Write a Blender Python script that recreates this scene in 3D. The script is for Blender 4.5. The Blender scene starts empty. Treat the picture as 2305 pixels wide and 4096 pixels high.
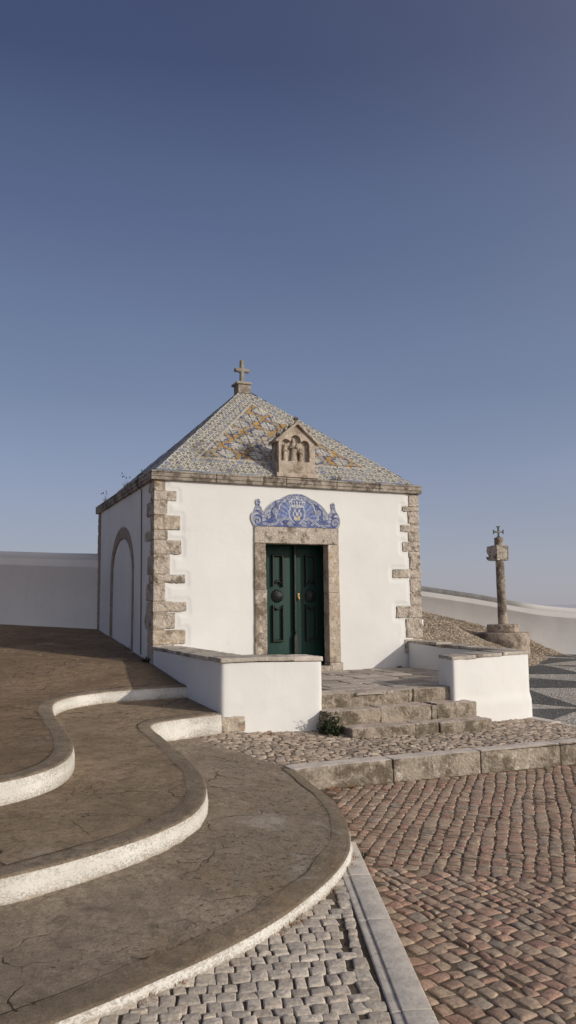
import bpy, bmesh, math, random
import numpy as np
from mathutils import Vector, Matrix
from mathutils.geometry import delaunay_2d_cdt
random.seed(7)
RNG = np.random.default_rng(11)
S = bpy.context.scene
COL = S.collection
PI = math.pi

# ------------------------------------------------------------------ noise
def _h(ix, iy, iz, seed):
    n = (ix.astype(np.int64)*73856093) ^ (iy.astype(np.int64)*19349663) ^ (iz.astype(np.int64)*83492791) ^ (seed*2654435761 % 4294967291)
    n = (n ^ (n >> 13))*1274126177 & 0x7fffffff
    n = (n ^ (n >> 16)) & 0x7fffffff
    return (n % 65536)/65535.0
def vnoise(P, seed=0):
    """value noise in [-1,1]; P (N,3)"""
    f = np.floor(P); t = P-f; t = t*t*(3-2*t)
    i = f.astype(np.int64); r = 0
    for dx in (0, 1):
        wx = t[:, 0] if dx else 1-t[:, 0]
        for dy in (0, 1):
            wy = t[:, 1] if dy else 1-t[:, 1]
            for dz in (0, 1):
                wz = t[:, 2] if dz else 1-t[:, 2]
                r = r+wx*wy*wz*_h(i[:, 0]+dx, i[:, 1]+dy, i[:, 2]+dz, seed)
    return r*2-1
def fbm(P, scale=1., octs=3, seed=0):
    r = 0; a = 1.; s = 0
    for o in range(octs):
        r = r+a*vnoise(P*scale*(2**o)+o*17.3, seed+o); s += a; a *= .5
    return r/s
def fbm2(x, y, scale=1., octs=3, seed=0):
    return fbm(np.stack([x, y, np.zeros_like(x)], 1), scale, octs, seed)
def sstep(a, b, x):
    t = np.clip((x-a)/(b-a), 0, 1); return t*t*(3-2*t)

# ------------------------------------------------------------------ objects
def tag(o, label=None, cat=None, group=None, kind=None):
    if label: o['label'] = label
    if cat: o['category'] = cat
    if group: o['group'] = group
    if kind: o['kind'] = kind
    return o
def empty(name, loc=(0, 0, 0), label=None, cat=None, group=None):
    o = bpy.data.objects.new(name, None); COL.objects.link(o); o.location = loc
    o.empty_display_size = .1
    return tag(o, label, cat, group)
def link(name, me, m, parent=None, kind=None):
    o = bpy.data.objects.new(name, me); COL.objects.link(o)
    if m is not None: me.materials.append(m)
    if parent is not None:
        o.parent = parent
        o.location = -Vector(parent.location) if parent.parent is None else (0, 0, 0)
        if parent.parent is not None: o.location = (0, 0, 0)
    if kind: o['kind'] = kind
    return o
def mesh_np(name, V, F, m, parent=None, smooth=True, col=None, uv=None, kind=None):
    """F: list of (n,k) int arrays"""
    if not isinstance(F, (list, tuple)): F = [F]
    F = [np.asarray(f, dtype=np.int32) for f in F if len(f)]
    V = np.asarray(V, dtype=np.float32)
    me = bpy.data.meshes.new(name)
    me.vertices.add(len(V)); me.vertices.foreach_set('co', V.ravel())
    nl = sum(f.size for f in F); npoly = sum(len(f) for f in F)
    me.loops.add(nl); me.polygons.add(npoly)
    me.loops.foreach_set('vertex_index', np.concatenate([f.ravel() for f in F]))
    st = []; k = 0
    for f in F:
        st.append(k+np.arange(len(f))*f.shape[1]); k += f.size
    me.polygons.foreach_set('loop_start', np.concatenate(st).astype(np.int32))
    me.polygons.foreach_set('use_smooth', np.full(npoly, smooth))
    me.update(calc_edges=True); me.validate()
    if col is not None:
        c = np.ones((len(V), 4), dtype=np.float32); c[:, :3] = col
        a = me.color_attributes.new('Col', 'FLOAT_COLOR', 'POINT'); a.data.foreach_set('color', c.ravel())
    return link(name, me, m, parent, kind)
class MB:
    """collects pieces for one mesh"""
    def __init__(s): s.V = []; s.F = []; s.n = 0; s.C = []
    def add(s, V, F, col=None):
        V = np.asarray(V, dtype=np.float64).reshape(-1, 3)
        if not isinstance(F, (list, tuple)) or (len(F) and not hasattr(F[0], 'ndim')): F = [np.asarray(F)]
        for f in F:
            if len(f): s.F.append(np.asarray(f)+s.n)
        s.V.append(V); s.n += len(V)
        if col is not None: s.C.append(np.broadcast_to(np.asarray(col, dtype=float), (len(V), 3)))
        return s
    def build(s, name, m, parent=None, smooth=True, kind=None):
        by = {}
        for f in s.F: by.setdefault(f.shape[1], []).append(f)
        return mesh_np(name, np.concatenate(s.V), [np.concatenate(v) for v in by.values()], m, parent, smooth,
                       np.concatenate(s.C) if s.C else None, kind=kind)
def rot(ax, a): return np.array(Matrix.Rotation(a, 3, ax))

def rbox(c, size, r=.01, amp=0., scale=12., seed=0, res=.02, R=None, mb=None, chips=0.):
    """rounded, roughened box surface; c = centre"""
    c = np.array(c, float); size = np.array(size, float); hs = size/2
    r = min(r, hs.min()*.9)
    Vs = []; Fs = []; n0 = 0
    def axis(h):
        n = max(1, int(round(2*(h-r)/res)))
        a = np.linspace(-(h-r), h-r, n+1)
        e = [0., .5] if r > .004 else [0.]
        lo = [-h+r*(1-math.cos(PI/2*(1-q)))*1. for q in e] if r > 0 else []
        lo = [-h, -h+r*.4]; hi = [h-r*.4, h]
        return np.concatenate([lo, a, hi])
    A = [axis(h) for h in hs]
    for ax in range(3):
        u, v = [(1, 2), (2, 0), (0, 1)][ax]
        for sg in (-1, 1):
            U, W = np.meshgrid(A[u], A[v], indexing='ij')
            P = np.zeros((U.size, 3)); P[:, ax] = sg*hs[ax]; P[:, u] = U.ravel(); P[:, v] = W.ravel()
            nu, nv = U.shape
            idx = np.arange(nu*nv).reshape(nu, nv)
            q = np.stack([idx[:-1, :-1], idx[1:, :-1], idx[1:, 1:], idx[:-1, 1:]], -1).reshape(-1, 4)
            if sg < 0: q = q[:, ::-1]
            Vs.append(P); Fs.append(q+n0); n0 += len(P)
    P = np.concatenate(Vs); F = np.concatenate(Fs)
    inner = np.clip(P, -(hs-r), hs-r); d = P-inner
    L = np.linalg.norm(d, axis=1, keepdims=True); L[L == 0] = 1
    N = d/L; P = inner+N*r
    if amp > 0:
        w = c+P+seed*3.1
        P = P+N*(fbm(w, scale, 3, seed)*amp)[:, None]
        if chips > 0:
            k = np.maximum(0, fbm(w, scale*.45, 2, seed+9)-.25)
            edge = (np.sum(np.abs(np.abs(P)-hs) < .03, axis=1) >= 2)
            P = P-N*(k*chips*(.25+edge))[:, None]
    # weld duplicates along the seams
    key = np.round(P*20000).astype(np.int64)
    _, first, inv = np.unique(key, axis=0, return_index=True, return_inverse=True)
    inv = inv.ravel(); P = P[first]; F = inv[F]
    if R is not None: P = P@np.asarray(R).T
    P = P+c
    if mb is None: mb = MB()
    mb.add(P, F); return mb

def grid_tris(nu, nv):
    idx = np.arange(nu*nv).reshape(nu, nv)
    return np.stack([idx[:-1, :-1], idx[1:, :-1], idx[1:, 1:], idx[:-1, 1:]], -1).reshape(-1, 4)

def prism(outline, z0, z1, mb=None, axis='z', off=0):
    """solid from a 2D outline (ccw). axis z: (x,y,z); axis y: outline is (x,z) extruded y0..y1"""
    o = [Vector((p[0], p[1])) for p in outline]
    n = len(o)
    res = delaunay_2d_cdt(o, [], [list(range(n))], 1, 1e-6)
    vs = [tuple(v) for v in res[0]]; tr = np.array([list(f) for f in res[2]])
    V = []; m = len(vs)
    def P(p, z): return (p[0], p[1], z) if axis == 'z' else ((p[0], z, p[1]) if axis == 'y' else (z, p[0], p[1]))
    for p in vs: V.append(P(p, z0))
    for p in vs: V.append(P(p, z1))
    if mb is None: mb = MB()
    V2 = [P(p, z0) for p in o]+[P(p, z1) for p in o]
    side = np.array([[i, (i+1) % n, n+(i+1) % n, n+i] for i in range(n)])
    a = sum(o[i].x*o[(i+1) % n].y-o[(i+1) % n].x*o[i].y for i in range(n))
    flip = (a < 0) ^ (axis == 'y')
    if flip: side = side[:, ::-1]
    bot = tr[:, ::-1]; top = tr+m
    if axis == 'y': bot, top = tr, (tr+m)[:, ::-1]
    mb.add(V, [bot, top]); mb.add(V2, side)
    return mb

def surf(name, outline, zf, res, m, parent=None, kind=None, amp=0., scale=4., seed=0, colf=None, mb=None):
    """triangulated ground surface inside an outline with heights zf(x,y)"""
    o = np.array(outline, float)
    lo, hi = o.min(0), o.max(0)
    gx = np.arange(lo[0], hi[0], res); gy = np.arange(lo[1], hi[1], res)
    X, Y = np.meshgrid(gx, gy); X = X.ravel()+RNG.uniform(-.25, .25, X.size)*res; Y = Y.ravel()+RNG.uniform(-.25, .25, Y.size)*res
    ins = inside(o, X, Y) & (segdist(o, X, Y) > res*.45)
    pts = [Vector(p) for p in o]+[Vector((a, b)) for a, b in zip(X[ins], Y[ins])]
    r = delaunay_2d_cdt(pts, [], [list(range(len(o)))], 1, 1e-6)
    V = np.array([tuple(v) for v in r[0]]); F = np.array([list(f) for f in r[2]])
    z = zf(V[:, 0], V[:, 1])
    if amp: z = z+amp*fbm2(V[:, 0], V[:, 1], scale, 3, seed)
    V3 = np.stack([V[:, 0], V[:, 1], z], 1)
    a = V3[F[:, 1]]-V3[F[:, 0]]; b = V3[F[:, 2]]-V3[F[:, 0]]
    neg = (a[:, 0]*b[:, 1]-a[:, 1]*b[:, 0]) < 0
    F[neg] = F[neg][:, ::-1]
    return mesh_np(name, V3, F, m, parent, True, colf(V3) if colf else None, kind=kind)

def inside(o, X, Y):
    c = np.zeros(X.shape, bool); n = len(o)
    for i in range(n):
        x1, y1 = o[i]; x2, y2 = o[(i+1) % n]
        if y1 == y2: continue
        k = ((y1 > Y) != (y2 > Y)) & (X < (x2-x1)*(Y-y1)/(y2-y1)+x1)
        c ^= k
    return c
def segdist(o, X, Y, closed=True):
    d = np.full(X.shape, 1e9); n = len(o)
    for i in range(n if closed else n-1):
        a = np.array(o[i]); b = np.array(o[(i+1) % n]); ab = b-a; L = max(ab@ab, 1e-12)
        t = np.clip(((X-a[0])*ab[0]+(Y-a[1])*ab[1])/L, 0, 1)
        d = np.minimum(d, np.hypot(X-a[0]-t*ab[0], Y-a[1]-t*ab[1]))
    return d

def spline(pts, step=.04, smooth=2):
    p = np.array(pts, float); out = []
    P = np.vstack([2*p[0]-p[1], p, 2*p[-1]-p[-2]])
    for i in range(1, len(P)-2):
        n = max(2, int(np.linalg.norm(P[i+1]-P[i])/step*2))
        t = np.linspace(0, 1, n, endpoint=False)[:, None]
        out.append(.5*((2*P[i])+(-P[i-1]+P[i+1])*t+(2*P[i-1]-5*P[i]+4*P[i+1]-P[i+2])*t**2+(-P[i-1]+3*P[i]-3*P[i+1]+P[i+2])*t**3))
    q = np.vstack(out+[p[-1:]])
    s = np.concatenate([[0], np.cumsum(np.linalg.norm(np.diff(q, axis=0), axis=1))])
    n = int(s[-1]/step); t = np.linspace(0, s[-1], n+1)
    q = np.stack([np.interp(t, s, q[:, 0]), np.interp(t, s, q[:, 1])], 1)
    for _ in range(smooth):
        q[1:-1] = .25*q[:-2]+.5*q[1:-1]+.25*q[2:]
    return q
def normals2(q):
    t = np.gradient(q, axis=0); t /= np.linalg.norm(t, axis=1, keepdims=True)
    return np.stack([t[:, 1], -t[:, 0]], 1)     # right-hand side of the travel direction

# ------------------------------------------------------------------ materials
class NT:
    def __init__(s, name, rough=.9, spec=.3):
        s.m = bpy.data.materials.new(name); s.m.use_nodes = True
        s.t = s.m.node_tree; s.b = s.t.nodes['Principled BSDF']
        s.b.inputs['Roughness'].default_value = rough
        s.b.inputs['Specular IOR Level'].default_value = spec
        s.tc = s.n('ShaderNodeTexCoord')
        s.P = s.tc.outputs['Object']
    def n(s, k, **kw):
        o = s.t.nodes.new(k)
        for a, b in kw.items(): setattr(o, a, b)
        return o
    def L(s, a, b): s.t.links.new(a, b)
    def noise(s, scale, det=4, rough=.6, vec=None, dist=0.):
        o = s.n('ShaderNodeTexNoise'); o.inputs['Scale'].default_value = scale; o.inputs['Detail'].default_value = det
        o.inputs['Roughness'].default_value = rough; o.inputs['Distortion'].default_value = dist
        s.L(vec or s.P, o.inputs['Vector']); return o.outputs['Fac']
    def scaled(s, v, vec=None):
        o = s.n('ShaderNodeVectorMath', operation='MULTIPLY'); s.L(vec or s.P, o.inputs[0]); o.inputs[1].default_value = v
        return o.outputs[0]
    def vor(s, scale, feature='DISTANCE_TO_EDGE', vec=None, out='Distance', rnd=1.):
        o = s.n('ShaderNodeTexVoronoi', feature=feature); o.inputs['Scale'].default_value = scale
        o.inputs['Randomness'].default_value = rnd
        s.L(vec or s.P, o.inputs['Vector']); return o.outputs[out]
    def warp(s, amt, scale, vec=None):
        o = s.n('ShaderNodeTexNoise'); o.inputs['Scale'].default_value = scale; o.inputs['Detail'].default_value = 5
        s.L(vec or s.P, o.inputs['Vector'])
        m = s.n('ShaderNodeVectorMath', operation='MULTIPLY_ADD'); s.L(o.outputs['Color'], m.inputs[0])
        m.inputs[1].default_value = (amt,)*3; s.L(vec or s.P, m.inputs[2]); return m.outputs[0]
    def ramp(s, fac, a, b, lo=0., hi=1.):
        o = s.n('ShaderNodeMapRange', interpolation_type='SMOOTHSTEP'); s.L(fac, o.inputs['Value'])
        o.inputs['From Min'].default_value = a; o.inputs['From Max'].default_value = b
        o.inputs['To Min'].default_value = lo; o.inputs['To Max'].default_value = hi; return o.outputs['Result']
    def math(s, op, a, b=None):
        o = s.n('ShaderNodeMath', operation=op)
        for i, v in enumerate((a, b)):
            if v is None: continue
            if isinstance(v, (int, float)): o.inputs[i].default_value = v
            else: s.L(v, o.inputs[i])
        return o.outputs[0]
    def mix(s, fac, a, b, mode='MIX'):
        o = s.n('ShaderNodeMix', data_type='RGBA', blend_type=mode)
        if isinstance(fac, (int, float)): o.inputs[0].default_value = fac
        else: s.L(fac, o.inputs[0])
        for i, v in ((6, a), (7, b)):
            if isinstance(v, tuple): o.inputs[i].default_value = v+(1.,) if len(v) == 3 else v
            else: s.L(v, o.inputs[i])
        return o.outputs[2]
    def attr(s, name='Col'):
        o = s.n('ShaderNodeAttribute'); o.attribute_name = name; return o.outputs['Color']
    def sep(s, v, c):
        o = s.n('ShaderNodeSeparateXYZ'); s.L(v, o.inputs[0]); return o.outputs[c]
    def col(s, c):
        if isinstance(c, tuple): s.b.inputs['Base Color'].default_value = c+(1.,)
        else: s.L(c, s.b.inputs['Base Color'])
    def bump(s, h, strength=.5, dist=.01, prev=None):
        o = s.n('ShaderNodeBump'); o.inputs['Strength'].default_value = strength; o.inputs['Distance'].default_value = dist
        s.L(h, o.inputs['Height'])
        if prev is not None: s.L(prev, o.inputs['Normal'])
        s.L(o.outputs[0], s.b.inputs['Normal']); return o.outputs[0]

def mat_stone(name, base, dark, lich=0., bump=.012, patch=.5, light=None, sc=1.):
    t = NT(name, .92, .2)
    c = t.mix(t.ramp(t.noise(5*sc, 5, .65), .35, .65), base, tuple(x*.78 for x in base))
    if light: c = t.mix(t.ramp(t.noise(9*sc, 4, .6, t.warp(.1, 6)), .55, .68), c, light)
    c = t.mix(t.ramp(t.noise(3.2*sc, 7, .72, t.warp(.12, 5)), .62-.22*patch, .72-.16*patch), c, dark)
    c = t.mix(t.ramp(t.noise(45, 3, .7), .56, .68, 0, .6), c, tuple(x*.45 for x in dark))
    if lich > 0:
        c = t.mix(t.ramp(t.noise(7.5, 6, .75, t.warp(.2, 4)), .66-.22*lich, .74-.16*lich, 0, .85), c, (.36, .19, .06))
    t.col(c)
    n1 = t.bump(t.noise(38, 6, .75), .9, bump)
    n2 = t.bump(t.vor(26, 'F1', t.warp(.05, 20)), .5, bump*.8, n1)
    return t.m
def mat_plaster(name, c=(.685, .675, .655), stain=.12, rough_amp=.004, streak=0.):
    t = NT(name, .85, .25)
    k = t.mix(t.ramp(t.noise(.9, 5, .6), .3, .75), c, tuple(x*(1-stain*.55) for x in c))
    k = t.mix(t.ramp(t.noise(3.5, 6, .75, t.warp(.3, 2)), .6, .78, 0, stain*2.2), k, (.50, .46, .40))
    if streak:
        st = t.noise(1., 4, .7, t.scaled((9, 9, .5)))
        k = t.mix(t.ramp(st, .56, .78, 0, streak), k, (.33, .29, .25))
    t.col(k)
    k2 = t.mix(t.ramp(t.noise(1.9, 3, .5, t.warp(.6, 1.5)), .52, .57, 0, .30), k, tuple(x*.93 for x in c)); t.col(k2)
    a = t.bump(t.noise(2.2, 4, .5), .3, .03)
    t.bump(t.noise(60, 4, .7), .35, rough_amp, a)
    return t.m
M = {}
M['plaster'] = mat_plaster('white_plaster', (.72, .71, .69), .15, .005, .10)
M['plaster_side'] = mat_plaster('white_plaster_weathered', (.74, .715, .68), .22, .005, .42)
M['parapet'] = mat_plaster('white_parapet', (.80, .775, .75), .2, .006, .1)
M['cross_stone'] = mat_stone('grey_cross_stone', (.31, .28, .24), (.16, .14, .115), .05, .008, .5)
M['stone'] = mat_stone('limestone', (.54, .465, .39), (.20, .165, .13), .12, .02, .55, (.64, .59, .52), 1.7)
M['stone_dark'] = mat_stone('mortar_stone', (.36, .29, .23), (.22, .175, .135), .0, .01, .5)
M['stone_lichen'] = mat_stone('limestone_lichen', (.52, .44, .355), (.22, .175, .135), .5, .012, .55, (.62, .56, .48))
M['stone_jamb'] = mat_stone('limestone_brown', (.42, .35, .285), (.18, .14, .105), .1, .018, .8, (.60, .54, .47))
M['cornice'] = mat_stone('cornice_stone', (.36, .31, .255), (.13, .105, .085), .1, .01, .75, (.48, .43, .37))
M['coping'] = mat_stone('coping_stone', (.46, .41, .35), (.19, .165, .135), .0, .008, .55, (.58, .54, .48))
M['step'] = mat_stone('step_stone', (.41, .345, .275), (.155, .125, .09), .12, .022, .85, (.50, .44, .37))
M['step_top'] = mat_stone('worn_step_top', (.50, .42, .36), (.33, .27, .22), .0, .005, .35)
M['curb'] = mat_stone('curb_stone', (.42, .36, .29), (.17, .135, .10), .15, .02, .75, (.60, .54, .46))
M['curb_top'] = mat_stone('curb_top_stone', (.62, .55, .49), (.47, .40, .34), .0, .004, .2)
M['kerb'] = mat_stone('pale_kerb_stone', (.60, .545, .48), (.53, .48, .42), .0, .003, .1, None, 2.)
M['niche'] = mat_stone('niche_stone', (.50, .42, .34), (.24, .185, .14), .0, .010, .6, (.55, .46, .37))
M['pillar'] = mat_stone('pillar_stone', (.42, .345, .28), (.15, .12, .095), .1, .012, .8, (.50, .43, .36))
M['flag'] = mat_stone('flagstone', (.43, .38, .33), (.30, .255, .21), .0, .006, .4)
M['carved'] = mat_stone('carved_stone', (.50, .44, .37), (.14, .115, .09), .1, .02, .62, (.62, .57, .50), 2.)

def mat_concrete(name, base=(.335, .268, .200), rim=False, dk=1.):
    t = NT(name, .93, .2)
    b2 = tuple(x*.72 for x in base)
    k = t.mix(t.ramp(t.noise(.8, 7, .7, t.warp(.5, 1.2)), .38, .62), base, tuple(x*.62 for x in base))
    k = t.mix(t.ramp(t.noise(1.7, 5, .6, t.warp(.4, 2)), .6, .74, 0, .55), k, (.27, .235, .20))
    k = t.mix(t.ramp(t.noise(2.3, 5, .6), .68, .78, 0, .5), k, (.33, .30, .265))
    k = t.mix(t.ramp(t.noise(1.1, 4, .6, t.warp(.3, 3)), .58, .70, 0, .55), k, (.30, .20, .105))
    k = t.mix(t.ramp(t.noise(14, 8, .82), .44, .60, 0, .62), k, tuple(x*.5 for x in base))
    k = t.mix(t.ramp(t.noise(70, 3, .8), .5, .68, 0, .65), k, tuple(x*.38 for x in base))
    k = t.mix(t.ramp(t.noise(110, 2, .8), .60, .70, 0, .6), k, (.42, .37, .31))
    k = t.mix(t.ramp(t.noise(34, 6, .85), .52, .62, 0, .65), k, tuple(x*.55 for x in base))
    k = t.mix(t.ramp(t.noise(.9, 6, .6, t.warp(.5, 2)), .63, .67, 0, .6), k, (.42, .385, .34))
    k = t.mix(t.ramp(t.noise(2.6, 8, .75, t.warp(.4, 3)), .50, .58, 0, .45), k, tuple(x*.5 for x in base))
    k = t.mix(t.ramp(t.noise(7, 9, .85, t.warp(.1, 9)), .50, .60, 0, .62), k, tuple(x*.36 for x in base))
    k = t.mix(t.ramp(t.noise(6.1, 9, .85, t.scaled((1.3, .9, 1))), .58, .66, 0, .55), k, (.50, .44, .36))
    # cracks: edges of warped cells, only in some places
    v = t.vor(1.25, 'DISTANCE_TO_EDGE', t.warp(.30, 3.2, t.warp(.35, 1.)))
    cr = t.ramp(t.math('DIVIDE', v, t.ramp(t.noise(3, 3, .6), .3, .7, .25, 1.3)), .0, .009, 1, 0)
    keep = t.ramp(t.noise(1.6, 4, .6), .46, .56)
    cr = t.math('MULTIPLY', cr, keep)
    v2 = t.vor(5.5, 'DISTANCE_TO_EDGE', t.warp(.22, 7))
    cr2 = t.math('MULTIPLY', t.ramp(v2, .0, .022, 1, 0), t.ramp(t.noise(1.3, 4, .7, t.scaled((1, 1, 1))), .60, .68))
    allc = t.math('MAXIMUM', cr, cr2)
    pit = t.math('MULTIPLY', t.ramp(t.noise(21, 8, .85, t.scaled((1, 1.3, 1))), .565, .62), t.ramp(t.noise(1.1, 4, .7), .49, .57))
    allc = t.math('MAXIMUM', allc, pit)
    if not rim: k = t.mix(t.math('MULTIPLY', allc, .8), k, (.045, .035, .027))
    t.col(k)
    n = t.bump(t.noise(48, 6, .85), 1., .016)
    n = t.bump(t.noise(9, 7, .75), .8, .03, n)
    if not rim: t.bump(t.math('SUBTRACT', 1., allc), 1., .02, n)
    return t.m
M['concrete3'] = mat_concrete('brown_concrete', (.36, .255, .162))
M['concrete2'] = mat_concrete('warm_concrete', (.44, .33, .22))
M['concrete1'] = mat_concrete('grey_brown_concrete', (.47, .38, .285))
M['concrete'] = M['concrete1']
M['concrete_rim'] = mat_concrete('concrete_rim', (.41, .325, .235), True)

def mat_riser():
    t = NT('white_painted_riser', .9, .2)
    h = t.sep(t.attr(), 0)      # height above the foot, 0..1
    k = t.mix(t.ramp(t.noise(2.2, 5, .6), .35, .7), (.71, .69, .65), (.58, .555, .51))
    wear = t.math('ADD', t.noise(1., 9, .85, t.scaled((60, 60, 95))), t.math('MULTIPLY', t.math('ABSOLUTE', t.math('SUBTRACT', h, .5)), .22))
    wear2 = t.math('ADD', t.math('ADD', wear, t.math('MULTIPLY', t.noise(2.1, 4, .6), .30)), t.math('MULTIPLY', t.sep(t.attr(), 1), .07))
    k = t.mix(t.ramp(wear2, .70, .82, 0, .85), k, (.30, .265, .22))
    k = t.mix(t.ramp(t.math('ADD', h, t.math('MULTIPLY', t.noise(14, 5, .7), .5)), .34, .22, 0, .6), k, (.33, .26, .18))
    t.col(k)
    n = t.bump(t.noise(40, 5, .8), .8, .008); t.bump(t.noise(8, 4, .6), .5, .02, n)
    return t.m
M['riser'] = mat_riser()

def mat_sett(name, bump=.006, rough=.85):
    t = NT(name, rough, .3)
    c = t.attr()
    f = t.ramp(t.noise(30, 4, .7), .3, .7, .72, 1.18)
    k = t.n('ShaderNodeVectorMath', operation='SCALE'); t.L(c, k.inputs[0]); t.L(f, k.inputs['Scale'])
    k2 = t.mix(t.ramp(t.noise(90, 3, .8), .58, .7, 0, .5), k.outputs[0], (.10, .08, .06))
    t.col(k2)
    n = t.bump(t.noise(75, 5, .7), .8, bump); t.bump(t.noise(22, 3, .6, t.warp(.02, 30)), .6, bump*2, n)
    return t.m
M['sett'] = mat_sett('cobble_stone')
def mat_sand(name, a, b):
    t = NT(name, .97, .1)
    k = t.mix(t.ramp(t.noise(3, 6, .7), .35, .65), a, b)
    k = t.mix(t.ramp(t.noise(80, 3, .8), .5, .65, 0, .6), k, tuple(x*.4 for x in b))
    t.col(k); t.bump(t.noise(60, 5, .8), 1., .01); return t.m
M['sand'] = mat_sand('joint_sand', (.20, .155, .11), (.125, .095, .068))
M['sand_dark'] = mat_sand('joint_dirt', (.16, .13, .10), (.10, .08, .062))
def mat_mosaic(name, c, j=(.16, .14, .12)):
    t = NT(name, .85, .3)
    w = t.warp(.03, 7)
    cell = t.vor(17, 'F1', w, 'Color', .55); e = t.vor(17, 'DISTANCE_TO_EDGE', w, 'Distance', .55)
    k = t.mix(t.ramp(t.sep(cell, 0), 0, 1), tuple(x*.8 for x in c), tuple(x*1.15 for x in c))
    k = t.mix(t.ramp(t.noise(2, 4, .6), .4, .7, 0, .25), k, tuple(x*.7 for x in c))
    k = t.mix(t.ramp(e, .02, .09, .9, 0), k, j)
    t.col(k)
    n = t.bump(t.ramp(e, 0, .22), 1., .03); t.bump(t.sep(cell, 1), .5, .02, n); return t.m
M['mosaic_white'] = mat_mosaic('pale_calcada', (.58, .54, .49))
M['mosaic_black'] = mat_mosaic('dark_calcada', (.155, .155, .152), (.07, .065, .06))
def mat_tile(name, rough=.34):
    t = NT(name, rough, .3)
    c = t.attr(); t.col(t.mix(t.ramp(t.noise(6, 5, .7), .58, .75, 0, .35), c, (.20, .18, .15)))
    t.bump(t.noise(9, 3, .5), .3, .02); return t.m
M['tile'] = mat_tile('glazed_tile', .42)
M['tile_panel'] = mat_tile('painted_tile_panel', .3)
def mat_plain(name, c, rough=.6, spec=.4, bump=0., bs=30, c2=None, metal=0.):
    t = NT(name, rough, spec)
    t.col(t.mix(t.ramp(t.noise(bs*.4, 5, .7), .4, .68), c, c2 or tuple(x*.75 for x in c)))
    t.b.inputs['Metallic'].default_value = metal
    if bump: t.bump(t.noise(bs, 4, .6), .5, bump)
    return t.m
def mat_door():
    t = NT('green_door_paint', .5, .25)
    k = t.mix(t.ramp(t.noise(1., 4, .6, t.scaled((14, 14, 1.2))), .35, .7), (.011, .045, .035), (.007, .032, .027))
    k = t.mix(t.ramp(t.noise(70, 3, .8), .70, .74, 0, .8), k, (.16, .2, .17))
    h = t.math('MULTIPLY', t.ramp(t.noise(1.2, 5, .7, t.scaled((5, 5, 26))), .66, .74), t.ramp(t.noise(2.2, 2, .5), .5, .6))
    k = t.mix(t.math('MULTIPLY', h, .6), k, (.09, .06, .035))
    t.col(k); t.bump(t.noise(1., 4, .6, t.scaled((60, 60, 3))), .3, .004); return t.m
M['door'] = mat_door()
M['mould'] = mat_plain('worn_dark_moulding', (.012, .02, .017), .5, .35, .003, 60, (.045, .036, .028))
M['iron'] = mat_plain('black_iron', (.016, .017, .018), .38, .5, .002, 60)
M['brass'] = mat_plain('brass', (.42, .27, .10), .35, .5, .001, 80, (.12, .08, .04), .8)
M['verdigris'] = mat_plain('dark_metal_cross', (.05, .06, .055), .55, .4, .002, 60, (.09, .10, .09))
M['leaf'] = mat_plain('dark_green_leaf', (.022, .036, .015), .7, .2, 0, 30, (.035, .05, .018))
M['dry'] = mat_plain('dry_grass', (.30, .15, .065), .9, .1, 0, 30, (.22, .12, .05))
M['weed'] = mat_plain('dry_weed', (.10, .085, .05), .9, .1, 0, 30, (.06, .07, .03))
M['straw'] = mat_plain('pale_straw', (.36, .29, .17), .95, .1, 0, 30, (.22, .19, .09))
M['joint'] = mat_plain('dark_open_joint', (.05, .04, .03), .95, .1, .004, 60)
M['cable'] = mat_plain('black_cable', (.02, .02, .02), .6, .3)
M['cream_tile'] = mat_plain('cream_tile_strip', (.56, .50, .42), .5, .4, .002, 20)
M['ground'] = mat_sand('dry_ground', (.24, .20, .15), (.17, .14, .10))
def mat_sea():
    t = NT('sea_haze_painted', .8, .3); t.col((.49, .485, .54)); t.bump(t.noise(.02, 6, .7), .2, 2.); return t.m  # pale base colour paints distant haze onto the water, to merge with the sky
M['sea'] = mat_sea()

# ------------------------------------------------------------------ terrain heights
def U(x, y):          # cobbled forecourt in front of the chapel wall and the curb
    x = np.asarray(x, float); y = np.asarray(y, float)
    a = np.interp(x, [-.7, 0, 1.2, 4.8], [-.36, -.36, -.425, -.54])
    b = np.interp(x, [0, 4.5], [-.505, -.53])
    k = np.clip((-3.3-y)/1.4, 0, 1); return a*(1-k)+b*k
def Z1(x, y):
    """lowest terrace: falls from the foot of the middle riser to its own lip"""
    x = np.asarray(x, float); y = np.asarray(y, float); sh = x.shape; x = x.ravel(); y = y.ravel()
    foot = np.interp(x, [-6, -2.7, -2.1, -1.2, -.9], [-.445, -.42, -.41, -.365, -.36])
    lip = np.interp(y, [-9, -7.5, -4.9], [-.54, -.525, -.50])
    d1 = segdist(T1L, x, y, False); d2 = segdist(T2L, x, y, False)
    w = d1/np.maximum(d1+d2, 1e-6); z = lip+(foot-lip)*w
    return z.reshape(sh)
def Z2(x, y): return -.13+.035*(np.asarray(y, float)+3.3)+0*np.asarray(x, float)
def Z3(x, y):
    y = np.asarray(y, float); return np.where(y > -1.95, .233+.088*y, .06+.03*(y+1.95))+0*np.asarray(x, float)
def ZR(x, y): return -.712-.013*np.maximum(np.asarray(x, float), 0)+0*np.asarray(y, float)
def ZS(x, y): return -.60+0*np.asarray(x, float)+.012*np.maximum(0, -np.asarray(x, float)-2)
def ZP(x, y): return -.54+.031*(np.asarray(y, float)+3)+0*np.asarray(x, float)

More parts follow.
